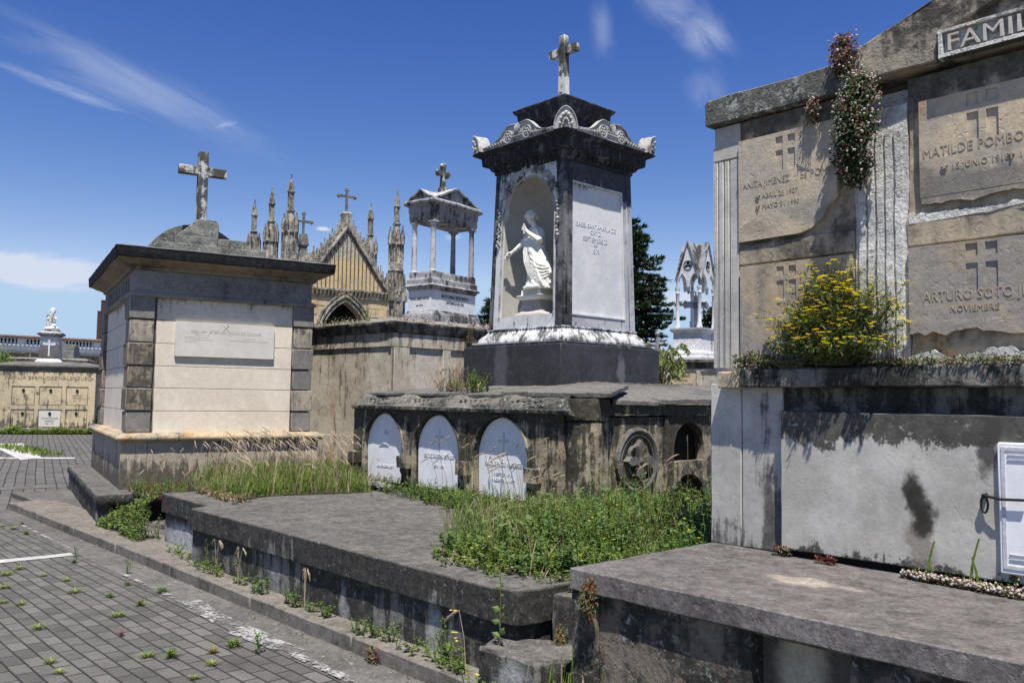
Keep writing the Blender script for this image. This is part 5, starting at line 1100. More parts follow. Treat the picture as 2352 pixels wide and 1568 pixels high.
for pl_ in ('y',):
    ring(m, (cxa, B0-.004, 4.17), .085, .085, .010, 'y'); ring(m, (A1+.004, cya, 4.17), .09, .09, .010, 'x')
for (p_, q_) in ((A0, A1),):
    m.tube([(A0, B0-.012, 3.86), (cxa, B0-.012, 4.60), (A1, B0-.012, 3.86)], .016, 5); m.tube([(A1+.012, B0, 3.86), (A1+.012, cya, 4.60), (A1+.012, B1, 3.86)], .016, 5)
for x, y in ((cxa, B0+.02), (A1-.02, cya)): m.lathe([(.01, 3.62), (.03, 3.65), (.025, 3.69), (.04, 3.72), (.03, 3.76)], (x, y), 8)
m.build('gable_moulding', 'tdark', t)
m = G3(MB()); e_ = .03; apx = [(cxa, B0-e_, 4.63), (A1+e_, cya, 4.63), (cxa, B1+e_, 4.63), (A0-e_, cya, 4.63)]; cor = [(A0-e_, B0-e_, 3.85), (A1+e_, B0-e_, 3.85), (A1+e_, B1+e_, 3.85), (A0-e_, B1+e_, 3.85)]; ctr = (cxa, cya, 4.62)
m.add(apx+cor+[ctr], [(5, 8, 0), (5, 1, 8), (6, 8, 1), (6, 2, 8), (7, 8, 2), (7, 3, 8), (4, 8, 3), (4, 0, 8)]); m.build('canopy_roof', 'tdark', t)
m = G3(MB()); m.lathe([(.015, 2.97), (.015, 3.7)], (cxa, cya), 6); 
m.T = Matrix.Translation((cxa, cya, -2.35)) @ Matrix.Rotation(R(45), 4, 'Z')
m.box(-.20, .20, -.025, .025, 3.38, 3.50); m.box(-.03, .03, -.025, .025, 2.97, 3.62); m.ball((-.21, 0, 3.44), (.05, .025, .08), 8, 6); m.ball((.21, 0, 3.44), (.05, .025, .08), 8, 6); m.build('cross', 'tdark', t, bevel=.008)
t = thing('wall_tomb', 'cream tomb with inscribed panels below the gothic canopy', 'tomb', (-9.317, 13.403, 0), R(10))
m = MB(); m.box(-.60, 2.2, -.37, 2.2, 0, 2.2); m.build('wall', 'creamw', t)
m = MB(); m.box(-.62, 2.25, -.40, 2.25, 2.19, 2.30); m.box(-.66, 2.3, -.44, 2.3, 2.30, 2.36); m.build('coping', 'creamw_cor', t, bevel=.006, rough=.005, res=.1)
m = MB(); slab_holes(m, -.60, 2.2, 1.2, 2.19, -.395, -.369, [(-.50, .12, 1.3, 2.15), (.2, .85, 1.3, 2.15), (.93, 1.5, 1.3, 2.15)]); m.build('panel_frame', 'creamw', t)
m = MB(); m.box(-.48, .10, -.383, -.371, 1.35, 2.12); p = m.build('grave_plaque', 'pplaque', t)
m = MB()
for k, s_ in enumerate(('SARA DE BORDA', 'DE VENEGAS', 'BERNARDA DE MARTIN', 'DESCANSE EN PAZ')): text_mb(m, s_, -.19, 2.04-k*.075, .034, -.385, 'front', .9, .004)
m.build('inscription', 'berm_letter', p)
# ------------------------------------------------------------------ ochre family tomb far left with child statue
t = thing('family_vault', 'low ochre tomb with six ringed niche plates beyond the paving', 'tomb', (-35.7, 10.923, 0), R(66))
def G4(m): m.T = None; return m
BW = -3.38
m = MB(); m.box(BW+.04, -.08, .03, 3.0, 0, 2.36); m.build('wall', 'berm', t)
m = MB(); m.box(BW-.1, .02, -.12, 3.1, 0, .22); m.build('step', 'creamw_cor', t, bevel=.01, rough=.01, res=.2)
ho = [(-2.94, -2.15, 1.10, 1.82), (-2.01, -1.22, 1.10, 1.82), (-1.08, -.31, 1.10, 1.82), (-2.94, -2.15, .25, .94), (-2.01, -1.22, .25, .94), (-1.08, -.31, .25, .94)]
m = MB(); slab_holes(m, BW, -.06, .20, 2.36, -.04, .03, ho); m.build('niche_frame', 'berm', t)
for i, h in enumerate(ho):
    m = MB(); m.box(h[0]+.02, h[1]-.02, -.02, .028, h[2]+.02, h[3]-.02); p = m.build('niche_plate', 'plaquec' if i == 4 else 'berm', t, bevel=.005)
    m = MB(); c_ = ((h[0]+h[1])/2, -.04, h[3]-.16); ring(m, c_, .04, .05, .014); m.ball((c_[0], -.03, c_[2]), (.03, .02, .03), 8, 6); m.build('ring_handle', 'iron', p)
    if i in (2, 4):
        m = MB(); random.seed(i)
        for k in range(3): text_mb(m, ['ALEJANDRINA', 'BERMUDEZ', '1890 - 1935'][k] if i == 2 else ['ALFONSO BERMUDEZ', 'ZAMBRANO', '1888 - 1940'][k], c_[0], c_[2]-.2-k*.1, .045, -.024, 'front', .9, .005)
        m.build('inscription', 'berm_letter', p)
m = MB(); text_mb(m, 'FAMILIA BERMUDEZ VALENZUELA', -1.66, 2.08, .135, -.042, 'front', 1.02, .012); m.build('inscription', 'berm_letter', t)
m = MB(); m.sweep([(.0, 2.35), (.03, 2.45), (.05, 2.53), (.10, 2.56), (.10, 2.63), (.02, 2.70), (-.5, 2.79)], BW, -.06, 0, 3.0, None, 3); m.build('cornice', 'slab', t, bevel=.01, rough=.015, res=.2)
m = MB(); q = (-1.84, .86); m.sweep([(.47, 2.72), (.46, 2.80), (.40, 2.86), (.38, 2.90), (.36, 2.93)], q[0], q[0], q[1], q[1]); m.sweep([(.36, 2.93), (.31, 3.78)], q[0], q[0], q[1], q[1]); pd = m.build('pedestal', 'tmarble', t, bevel=.01)
m = MB(); m.sweep([(.32, 3.78), (.44, 3.86), (.45, 3.93), (.30, 3.97), (.28, 3.99), (.28, 4.06)], q[0], q[0], q[1], q[1]); m.build('pedestal_cap', 'tdark', t, bevel=.01, rough=.01, res=.1)
m = MB(); y = q[1]-.345; m.box(q[0]-.03, q[0]+.03, y-.012, y+.02, 3.05, 3.62); m.box(q[0]-.17, q[0]+.17, y-.010, y+.02, 3.44, 3.50)
for dx, dz in ((0, 3.64), (-.18, 3.47), (.18, 3.47), (0, 3.04)): m.ball((q[0]+dx, y, dz), (.05, .015, .05), 8, 6)
m.build('relief_cross', 'twhite', pd)
t = thing('child_statue', 'small white statue of a seated praying child on the far left pedestal', 'statue', (-35.7, 10.923, 0), R(66))
m = MB(); a0, b0, z0 = q[0], q[1], 4.06
m.ball((a0, b0, z0+.06), (.27, .24, .09), 14, 8)
m.ball((a0, b0+.02, z0+.30), (.13, .12, .17), 12, 9); m.ball((a0, b0+.0, z0+.46), (.12, .10, .14), 12, 9)
m.tube([(a0, b0, z0+.55), (a0+.01, b0-.02, z0+.64)], [.05, .045], 8); head(m, (a0+.02, b0-.03, z0+.74), .25, R(15), (R(-12), 0))
for sg in (-1, 1):
    m.tube([(a0+sg*.11, b0, z0+.52), (a0+sg*.15, b0-.08, z0+.40), (a0+sg*.05, b0-.17, z0+.50)], [.042, .036, .026], 8); hand(m, (a0+sg*.03, b0-.17, z0+.50), (-sg*.1, -.1, 1), (sg, 0, 0), 1.1, .1)
    m.tube([(a0+sg*.07, b0-.02, z0+.2), (a0+sg*.12, b0-.2, z0+(.30 if sg < 0 else .14)), (a0+sg*.09, b0-.17, z0+.07), (a0+sg*.06, b0-.24, z0+.05)], [.075, .058, .045, .035], 9)
remesh(m, 'child_figure', 'statue', t, .014, 2)
m = MB(); m.box(a0-.22, a0-.10, b0+.10, b0+.2, z0+.05, z0+.62); m.build('tree_stump', 'tdark', t, bevel=.02, rough=.01, res=.08)
# darker tombs behind it
FR = Matrix.Translation((-35.7, 10.923, 0)) @ Matrix.Rotation(R(66), 4, 'Z')
def at(x, y): v = FR @ Vector((x, y, 0)); return (v.x, v.y, 0)
t = thing('stepped_tomb', 'dark stepped tomb with small crosses behind the child statue', 'tomb', at(-2.4, 3.6), R(66))
m = MB(); m.box(-1.4, 1.45, 0, 2.4, 0, 2.85); m.build('wall', 'berm', t)
m = MB(); m.sweep([(.05, 2.84), (.10, 2.90), (.12, 3.0), (.0, 3.05)], -1.4, 1.45, 0, 2.4); m.build('coping', 'creamw_cor', t, bevel=.01, rough=.012, res=.2)
m = MB(); m.box(-.35, .95, .3, 2.0, 3.03, 3.40); m.box(.2, .95, .35, 1.8, 3.40, 3.66); m.box(-.8, -.72, .5, .58, 3.0, 3.45); m.box(-.95, -.57, .5, .58, 3.25, 3.32); m.build('stepped_top', 'rough', t, bevel=.02, rough=.015, res=.15)
t = thing('side_tomb', 'narrow cream and mauve tomb between the ochre tomb and the mausoleum', 'tomb', at(-.5, 4), R(66))
m = MB(); m.box(-.2, 1.6, 0, 2, 0, 2.0); m.build('wall', stone('mauve_wall', (.34, .28, .30), (.28, .24, .25), cover=-.1, bump=.2, seed=90), t)
m = MB(); m.box(-.22, 1.62, -.02, 2.02, 2.0, 2.3); m.build('frieze', 'berm', t)
m = MB(); m.sweep([(.04, 2.30), (.08, 2.36), (.08, 2.50), (.0, 2.55)], -.2, 1.6, 0, 2); m.build('coping', 'creamw_cor', t)
m = MB(); m.box(.05, .6, -.06, .0, .1, 1.2); m.build('white_slab', 'far_white', t, bevel=.01)
t = thing('iron_cross', 'small dark grave cross standing behind the ochre tomb', 'cross', at(-.98, 6), R(66))
m = MB(); m.box(-.025, .025, -.02, .02, 2.0, 3.22); m.box(-.12, .12, -.02, .02, 3.07, 3.12)
for k in range(8): a = R(45*k); m.ball((.07*math.cos(a), 0, 3.095+.07*math.sin(a)), .022, 6, 5)
m.tube([(-.12, 0, 3.095), (.12, 0, 3.095)], .02, 6); m.build('cross_body', 'iron', t)
m = MB(); m.box(-.4, .4, -.3, .3, 0, 2.82); m.build('cross_pedestal', 'berm', t)
# ------------------------------------------------------------------ white gallery and brick towers, far left
t = thing('white_gallery', 'long white gallery with balustrade and clay tiled roof in the distance', 'building', (-70, 18, 0), 0, world=True)
m = MB(); m.box(-71, -70.0, -20, 40, 4.62, 4.95); m.box(-71, -69.85, -20, 40, 4.95, 5.08); m.box(-71, -69.9, -20, 40, 5.45, 5.55)
y = -18
while y < 38: m.box(-70.1, -69.9, y, y+.5, 5.08, 5.45); y += 2.6
m.build('parapet', 'far_white', t)
y = 7.0; b0_ = None
while y < 30.5:
    if b0_ is None: m = MB(); m.lathe([(.05, 5.08), (.09, 5.2), (.04, 5.36), (.07, 5.45)], (-70.0, y), 6); b0_ = m.build('baluster', 'far_white', t); yb_ = y
    else: o = b0_.copy(); C.objects.link(o); o.parent = t; o.location = (0, y-yb_, 0)
    y += .24
m = MB(); m.add([(-69.7, -20, 5.56), (-69.7, 40, 5.56), (-73, 40, 5.8), (-73, -20, 5.8)], [(0, 1, 2, 3)]); m.add([(-69.7, -20, 5.50), (-73, -20, 5.6), (-73, 40, 5.6), (-69.7, 40, 5.50)], [(0, 1, 2, 3)])
y = -20
while y < 40: m.tube([(-69.65, y, 5.56), (-73, y, 5.82)], .08, 6); y += .28
m.build('tiled_roof', 'tile', t, flat=False)
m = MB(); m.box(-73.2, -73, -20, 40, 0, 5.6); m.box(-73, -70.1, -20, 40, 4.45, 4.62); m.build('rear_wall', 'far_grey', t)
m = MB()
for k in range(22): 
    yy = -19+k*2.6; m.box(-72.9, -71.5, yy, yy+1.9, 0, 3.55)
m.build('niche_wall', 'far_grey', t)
for k in range(16):
    m = MB(); yy = 12.9+k*.62; m.prism([(yy, 2.9), (yy+.42, 2.9), (yy+.42, 3.2), (yy+.21, 3.4), (yy, 3.2)], -71.49, -71.45, 'x'); m.build('burial_niche', 'void', t)
for i, (ya, yb, zt_, lb) in enumerate(((33.75, 35.2, 12.75, 'taller brown brick tower on the skyline beside the mausoleum'), (33.38, 33.73, 11.4, 'lower brown brick shaft left of the taller tower'))):
    t = thing('brick_tower', lb, 'tower', (-110, ya, 0), 0, world=True)
    m = MB(); m.box(-110.3, -110, ya, yb, 0, zt_); m.build('brick_shaft', 'tower', t)
    m = MB(); m.box(-110.32, -109.97, ya-.02, yb+.02, zt_, zt_+.12); m.build('coping', 'tower', t)
    if i == 0:
        m = MB(); m.box(-109.99, -109.9, 34.38, 35.2, 5, 12.5); m.build('white_face', 'far_white', t)
# ------------------------------------------------------------------ plants
def inpoly(x, y, P):
    c = False; j = len(P)-1
    for i in range(len(P)):
        if (P[i][1] > y) != (P[j][1] > y) and x < (P[j][0]-P[i][0])*(y-P[i][1])/(P[j][1]-P[i][1])+P[i][0]: c = not c
        j = i
    return c
def samp(P, n, clump=None):
    xs = [p[0] for p in P]; ys = [p[1] for p in P]; o = []
    while len(o) < n:
        x, y = random.uniform(min(xs), max(xs)), random.uniform(min(ys), max(ys))
        if inpoly(x, y, P) and (clump is None or noise.noise(Vector((x*clump, y*clump, 3))) > random.uniform(-.55, .25)): o.append((x, y))
    return o
def seedhead(m, x, y, z, h, lx, ly, mi_stem, mi_head, L=.11, w_=.010):
    p = [Vector((x, y, z)), Vector((x+lx*.25, y+ly*.25, z+h*.6)), Vector((x+lx*.7, y+ly*.7, z+h)), Vector((x+lx*1.2, y+ly*1.2, z+h*.98-.02))]
    m.cur = mi_stem; m.tube(p[:3], [.0022, .002, .0016], 3, False)
    d = (p[3]-p[2]).normalized(); m.cur = mi_head
    m.tube([p[2], p[2]+d*L*.3, p[2]+d*L*.7+Vector((0, 0, -.01)), p[2]+d*L+Vector((0, 0, -.025))], [.002, w_*.55, w_*.45, .001], 4, False)
    for k in range(9): m.leaf(p[2]+d*L*random.random(), d+Vector((random.uniform(-.6, .6), random.uniform(-.6, .6), random.uniform(-.4, .4))), (random.uniform(-1, 1), random.uniform(-1, 1), 1), .020, .005)
    m.cur = 0
def herb(m, x, y, z, h, n, ls, mi=0, spread=.35, stems=3, fl=0, mif=None, ms=None):
    for s_ in range(stems):
        az = random.uniform(0, 6.28); ln = random.uniform(0, spread)*h; hh = h*random.uniform(.65, 1.05)
        tip = Vector((x+ln*math.cos(az), y+ln*math.sin(az), z+hh)); b = Vector((x+random.uniform(-.01, .01), y+random.uniform(-.01, .01), z)); mid = (b+tip)*.5+Vector((random.uniform(-.02, .02), random.uniform(-.02, .02), .02))
        m.cur = mi if ms is None else ms; m.tube([b, mid, tip], [.0028, .0024, .0014], 3, False); m.cur = 0
        for k in range(n):
            f = random.uniform(.08, 1); p = b.lerp(mid, f*2) if f < .5 else mid.lerp(tip, f*2-1)
            a = random.uniform(0, 6.28); d = Vector((math.cos(a), math.sin(a), random.uniform(-.25, .75)))
            m.leaf(p, d, (random.uniform(-.4, .4), random.uniform(-.4, .4), 1), ls*random.uniform(.6, 1.3)*(1.1-.5*f), ls*random.uniform(.35, .55), mi)
        for k in range(fl):
            q = tip+Vector((random.uniform(-.02, .02), random.uniform(-.02, .02), random.uniform(-.01, .02)))
            for j in range(5): a = 1.257*j; m.leaf(q, (math.cos(a), math.sin(a), .35), (0, 0, 1), .012, .008, mif)
GM = ['grass', 'straw', 'weed', 'weed2', 'flower_y', 'redleaf', 'flower_w', 'stem', 'creeper']
# soil under them
PL = [(-10.6, 4.85), (-9.2, 6.6), (-8.55, 6.2), (-8.35, 5.35), (-7.85, 5.25), (-8.0, 4.7), (-8.15, 4.2), (-8.0, 3.85), (-8.7, 3.78), (-9.6, 3.95), (-10.3, 4.25)]
m = MB(); m.prism(PL, .40, .578); o = m.build('soil_bed', 'soil', rough=.02, res=.12); struct(o)
PR = [(-4.55, 3.62), (-4.2, 3.50), (-3.75, 3.47), (-3.35, 3.72), (-2.86, 4.05), (-2.86, 6.6), (-5.1, 6.6), (-5.3, 5.62), (-7.0, 5.58), (-7.0, 5.25), (-6.1, 5.05), (-5.4, 4.65), (-4.95, 4.15)]
m = MB(); m.prism(PR, .42, .576); o = m.build('soil_bed', 'soil', rough=.015, res=.12); struct(o)
# tall grass beside the mausoleum
random.seed(21)
m = MB()
for x, y in samp(PL, 5200, 1.6):
    edge = .55+.45*min(1, max(0, (y-3.8)/.9)); h = random.uniform(.10, .34)*edge*(1.25 if -8.9 < x < -8.1 and y < 4.9 else 1)
    a = random.uniform(0, 6.28); ln = random.uniform(.02, .16)
    m.blade((x, y, .56 if x > -9.05 else .43), (ln*math.cos(a), ln*math.sin(a)), h+(.12 if x < -9.05 else 0), random.uniform(.005, .012), 0 if random.random() < .82 else 1, 1, random.uniform(-1, .9))
for x, y in samp(PL, 700, 2):
    herb(m, x, y, .56 if x > -9.05 else .43, random.uniform(.06, .18), 6, .03, 2, .5, 2)
for x, y in samp(PL, 150):
    a = random.uniform(-.6, 1.4); seedhead(m, x, y, .55, random.uniform(.34, .66), .12*math.cos(a), .12*math.sin(a), 1, 1, random.uniform(.08, .15))
for x, y in samp([(-10.9, 3.9), (-10.2, 3.75), (-9.3, 3.8), (-9.5, 4.3), (-10.5, 4.9)], 45):
    a = random.uniform(0, 6.28); seedhead(m, x, y, .42, random.uniform(.25, .55), .08*math.cos(a), .08*math.sin(a), 7, 5 if random.random() < .3 else 1, .06)
for x, y in samp([(-10.95, 3.75), (-10.2, 3.62), (-9.3, 3.75), (-9.5, 4.3), (-10.5, 4.9)], 260):
    herb(m, x, y, .41, random.uniform(.05, .22), 9, .028, random.choice((2, 2, 2, 5)), .6, 2)
for x, y in samp([(-8.9, 3.72), (-7.75, 3.62), (-7.8, 3.85), (-8.8, 4.0)], 130): herb(m, x, y, .57, random.uniform(.03, .08), 7, .022, random.choice((2, 5, 1)), .9, 2)
tag(m.build('grass_patch', GM, flat=True), 'tall green grass with dry seed heads beside the cream mausoleum', 'grass', kind='stuff')
# weeds before the vault
random.seed(22)
m = MB()
for x, y in samp(PR, 2900, 1.3):
    dd = min(1, max(.25, (y-3.5)/1.4)); h = random.uniform(.10, .36)*(.55+.55*dd)*(.6+.8*max(0, .5+noise.noise(Vector((x*2.6, y*2.6, 9)))))*(.42 if x < -5.2 else .7 if x < -4.6 else 1)*(1.25 if x > -4.3 and y > 4.0 else .85)
    k = random.choice((2, 2, 2, 2, 3, 3, 0)); herb(m, x, y, .56, h, 16, random.choice((.020, .026, .034)) if k != 3 else .05, k, .4, 2, 1 if random.random() < .045 else 0, 4)
for x, y in samp(PR, 1100, 2.2):
    a = random.uniform(0, 6.28); ln = random.uniform(.02, .2); m.blade((x, y, .56), (ln*math.cos(a), ln*math.sin(a)), random.uniform(.08, .34)*(.45 if x < -5.2 else .9), random.uniform(.004, .009), 0 if random.random() < .75 else 1, 1, random.uniform(-1, .9))
for x, y in samp([(-5.5, 4.4), (-4.6, 3.65), (-4.1, 3.6), (-4.3, 4.5), (-5.2, 5.3)], 900):
    a = random.uniform(0, 6.28); ln = random.uniform(.02, .2); m.blade((x, y, .56), (ln*math.cos(a), ln*math.sin(a)), random.uniform(.12, .34), random.uniform(.004, .008), 0 if random.random() < .7 else 1, 1, random.uniform(-1, .9))
for x, y in samp(PR, 46, 1.5):
    for k in range(random.randint(6, 12)):
        a = random.uniform(0, 6.28); r_ = random.uniform(.01, .09); zz = .60+random.uniform(.03, .26)*(.4 if x < -5.2 else 1); d = Vector((math.cos(a), math.sin(a), .25)); c_ = Vector((x+r_*math.cos(a), y+r_*math.sin(a), zz))
        m.leaf(c_, d, (0, -.3, 1), random.uniform(.045, .08), random.uniform(.04, .065), 3)
for x, y in samp(PR, 170, 1.8): herb(m, x, y, .57, random.uniform(.12, .42)*(.5 if x < -5.2 else 1), 6, .018, random.choice((7, 1, 1, 5)), .35, 2, 0, 4, 7)
for k in range(120):
    a = random.random(); b_ = PR[0:5]; q = a*3.999; i = int(q); x = b_[i][0]+(b_[i+1][0]-b_[i][0])*(q-i)+random.gauss(0, .05); y = b_[i][1]+(b_[i+1][1]-b_[i][1])*(q-i)-abs(random.gauss(0, .07)); herb(m, x, y, .572, random.uniform(.02, .07), 8, .022, random.choice((2, 2, 1, 8, 2, 0)), 1.2, 2)
for x, y in samp(PR, 70):
    a = random.uniform(2.2, 4.0); seedhead(m, x, y, .56, random.uniform(.35, .75), .16*math.cos(a), .16*math.sin(a), 7, 1, random.uniform(.06, .14))
for x, y in samp([(-7.9, 5.35), (-5.6, 4.8), (-5.3, 5.6), (-8.3, 5.62)], 330): herb(m, x, y, .57, random.uniform(.05, .22), 11, .028, random.choice((2, 2, 3, 8)), .6, 2, 1 if random.random() < .03 else 0, 4)
for x, y in samp([(-8.75, 5.3), (-7.9, 5.35), (-7.9, 5.62), (-8.8, 5.62)], 200): herb(m, x, y, .57, random.uniform(.03, .16), 10, .022, random.choice((8, 6, 6, 2, 5)), .8, 2)
for x, y in samp([(-3.5, 3.45), (-2.9, 3.5), (-2.9, 4.0), (-3.4, 3.7)], 40): herb(m, x, y, .545, random.uniform(.04, .12), 9, .024, 2, .7, 2, 1 if random.random() < .2 else 0, 4)
tag(m.build('weed_patch', GM, flat=True), 'dense flowering green weeds growing in front of the arched vault', 'weeds', kind='stuff')
# single weeds along the kerb
TU = [(-11.65, 2.58), (-11.64, 2.78), (-10.84, 2.64), (-11.34, 2.62), (-9.1, 2.66), (-8.79, 2.56), (-8.77, 2.09), (-8.56, 1.94), (-8.32, 2.18), (-7.98, 2.27), (-8.0, 1.81), (-7.48, 2.19), (-7.49, 2.6), (-7.15, 2.35), (-6.73, 2.44), (-7.04, 2.72), (-7.45, 1.68), (-7.31, 1.77), (-6.5, 1.68), (-6.5, 2.2), (-5.23, 2.35), (-5.0, 2.24), (-5.4, 2.01), (-5.3, 2.12), (-5.41, 1.52), (-7.97, 2.77), (-5.05, 2.56), (-5.27, 2.5), (-4.82, 2.06), (-5.65, 1.54)]
M['tuft'] = leafmat('yellowing_tuft', (.20, .25, .06), (.34, .34, .10), .3); M['tuft_g'] = leafmat('green_tuft', (.08, .17, .03), (.15, .24, .06), .3); M['tuft_b'] = leafmat('brown_tuft', (.20, .13, .05), (.28, .20, .07), .2)
protos = []
for v, (mats, h_, n_) in enumerate(((['tuft', 'tuft_g'], .035, 60), (['tuft_g', 'weed'], .04, 40), (['tuft_b', 'tuft'], .055, 90), (['weed', 'stem'], .15, 0))):
    m = MB()
    for k in range(n_):
        a = random.uniform(0, 6.28); r_ = random.uniform(0, .022); ln = random.uniform(.02, .055); m.blade((r_*math.cos(a), r_*math.sin(a), -.003), (ln*math.cos(a), ln*math.sin(a)), random.uniform(.012, h_), .005, 0 if random.random() < .7 else 1, 1, a+1.57)
    if not n_: herb(m, 0, 0, 0, .15, 12, .026, 0, .35, 4)
    elif v == 1:
        herb(m, 0, 0, 0, .03, 8, .022, 1, 1.2, 5)
    protos.append((m, mats))
where = {4: 'by the end of the white line', 5: 'just below the painted white line', 20: 'the only brown clump, low on the pavers'}
used = {}
lab = ['small yellow green grass tuft in a paver joint', 'small fresh green weed in a paver joint', 'brown mossy clump on the pavers', 'upright leafy weed in the gutter joint']
for i, (x, y) in enumerate(TU):
    v = 3 if i in (4, 25, 26) else 2 if i == 20 else 1 if i in (1, 2, 5, 12, 13, 14, 15, 23, 27) else 0
    if v not in used:
        m, mats = protos[v]; o = m.build('grass_tuft', mats, flat=True); used[v] = o
    else: o = used[v].copy(); C.objects.link(o)
    o.location = (x, y, .004); o.rotation_euler = (0, 0, i*2.1); s_ = .8+.3*((i*5) % 4)/2; o.scale = (s_, s_, s_)
    tag(o, lab[v], 'grass tuft', 'grass tufts in the paving')
m = MB()
for k in range(50): a = random.uniform(0, 6.28); m.leaf((random.uniform(-.03, .03), random.uniform(-.02, .02), .005+random.uniform(0, .03)), (math.cos(a), math.sin(a), .3), (random.uniform(-1, 1), 0, 1), .02, .012, 0)
o = m.build('fallen_leaf', ['redleaf'], flat=True, loc=(-5.97, 2.05, .004)); o.scale = (.7, .7, .7); tag(o, 'dark red fallen leaf cluster lying alone on the pavers', 'leaf')
WD = [(-8.17, 3.25), (-7.85, 3.22), (-7.44, 3.14), (-7.19, 3.13), (-6.97, 3.13), (-6.54, 3.12), (-6.14, 3.11), (-5.63, 3.11), (-5.45, 3.10), (-5.19, 3.12), (-4.72, 3.08), (-4.50, 3.10), (-4.2, 3.08), (-3.92, 3.10), (-3.75, 3.06)]
random.seed(33)
wl = ['leftmost low weed beside the pale painted end of the platform wall', 'low spreading weed on the kerb, second from the painted wall end', 'grey green weed on the kerb, third from the painted wall end', 'tiny weed between two taller weeds on the kerb strip', 'upright weed with pale dry stalks against the platform wall', 'tall thin stalked weed midway along the platform wall', 'low bright weed midway along the kerb strip', 'bushy green weed midway along the kerb strip', 'small round weed right of the bushy midway weed', 'tiny weed in front of a damp streak on the platform wall', 'leafy weed left of the broad bushy clump', 'broadest bushy green clump at the foot of the wall', 'narrow dark weed right of the broadest clump', 'spreading weed with tall spikes near the stone block', 'yellow flowered weed just left of the broken stone block']
for i, (x, y) in enumerate(WD):
    m = MB(); big = i in (6, 7, 11, 13, 14)
    for k in range(9 if big else 5): herb(m, random.uniform(-.09, .09), random.uniform(-.03, .04), 0, random.uniform(.05, .17 if big else .11), 13, .026, random.choice((2, 2, 3)), .8, 2)
    if i in (4, 5, 13, 14, 3):
        for k in range(3): herb(m, random.uniform(-.04, .04), 0, 0, random.uniform(.22, .33), 10, .022, 2, .12, 1, 2 if i == 14 else 0, 4)
    if i in (4, 5, 8): 
        for k in range(3): seedhead(m, 0, 0, 0, .3, random.uniform(-.1, .1), 0, 1, 1, .07)
    o = m.build('kerb_weed', GM, flat=True, loc=(x, y, .095)); tag(o, wl[i], 'weed', 'weeds along the kerb strip')
m = MB(); random.seed(34)
for k in range(90): a = random.uniform(0, 6.28); m.leaf((random.uniform(-.07, .07), random.uniform(-.03, .03), random.uniform(0, .09)), (math.cos(a), math.sin(a), random.uniform(-.2, .8)), (0, 0, 1), .024, .015, random.choice((5, 5, 2, 5)))
tag(m.build('gutter_weed', GM, flat=True, loc=(-4.42, 2.98, .0)), 'reddish weed growing out of the gutter beside a kerb joint', 'weed')
m = MB(); b = Vector((0, 0, 0)); m.cur = 7; m.tube([(0, 0, 0), (.003, 0, .2), (-.002, 0, .42)], [.0035, .003, .0015], 4); m.cur = 0
for k, zz in enumerate((.05, .09, .13, .16, .19, .27, .30, .33)):
    sg = 1 if k % 2 else -1; m.leaf((0, 0, zz), (sg, -.3, .35-.2*(k % 3)), (0, -.9, .5), .055 if k < 5 else .035, .036 if k < 5 else .022, 3)
    m.leaf((0, 0, zz+.01), (-sg*.6, .4, .5), (0, -.8, .6), .035, .022, 2)
tag(m.build('kerb_weed', GM, flat=True, loc=(-3.40, 3.09, .30)), 'single tall stem with heart shaped leaves behind the broken block', 'weed')
m = MB(); seedhead(m, 0, 0, 0, .34, -.10, 0, 1, 1, .16, .016)
tag(m.build('grass_stalk', GM, flat=True, loc=(-3.62, 3.05, .1)), 'single pinkish grass plume leaning left of the broken block', 'grass')
random.seed(39); m = MB()
for k in range(150):
    x = random.uniform(-11.5, -2.6); y = 2.985-abs(random.gauss(0, .05)) if random.random() < .8 else random.uniform(2.72, 2.98)
    if noise.noise(Vector((x*2.2, 1, 7))) < -.05: continue
    m.leaf((x, y, .006+random.uniform(0, .012)), (random.uniform(-1, 1), random.uniform(-1, 1), random.uniform(0, .3)), (0, 0, 1), random.uniform(.015, .035), .014, random.choice((5, 1, 7, 7)))
tag(m.build('leaf_litter', GM, flat=True), 'brown dry leaf litter lying in the gutter against the kerb', 'leaves', kind='stuff')
# foreground plants at the bottom edge
m = MB(); random.seed(40)
for x, y in samp([(-3.0, 2.75), (-2.45, 2.75), (-2.5, 3.03), (-3.0, 3.03)], 60): herb(m, x, y, 0.004, random.uniform(.08, .30), 13, .036, random.choice((2, 3, 2)), .5, 2)
for x, y in samp([(-3.0, 2.8), (-2.4, 2.8), (-2.4, 3.03), (-3.0, 3.03)], 70): m.blade((x, y, 0), (random.uniform(-.08, .08), random.uniform(-.06, .06)), random.uniform(.2, .5), .009, random.choice((0, 0, 1)), 1, random.uniform(-1, 1))
tag(m.build('leafy_weed_clump', GM, flat=True), 'leafy weeds and long blades at the foot of the purple grey platform', 'weeds', kind='stuff')
m = MB(); random.seed(41)
for k in range(16): herb(m, random.uniform(-.10, .10), random.uniform(-.04, .04), 0, random.uniform(.06, .2), 12, .028, random.choice((2, 3)), .6, 2, 1 if k % 6 == 0 else 0, 4)
tag(m.build('leafy_weed', GM, flat=True, loc=(-3.42, 2.93, 0.004)), 'small leafy weed hiding the foot of the broken stone block', 'weed')
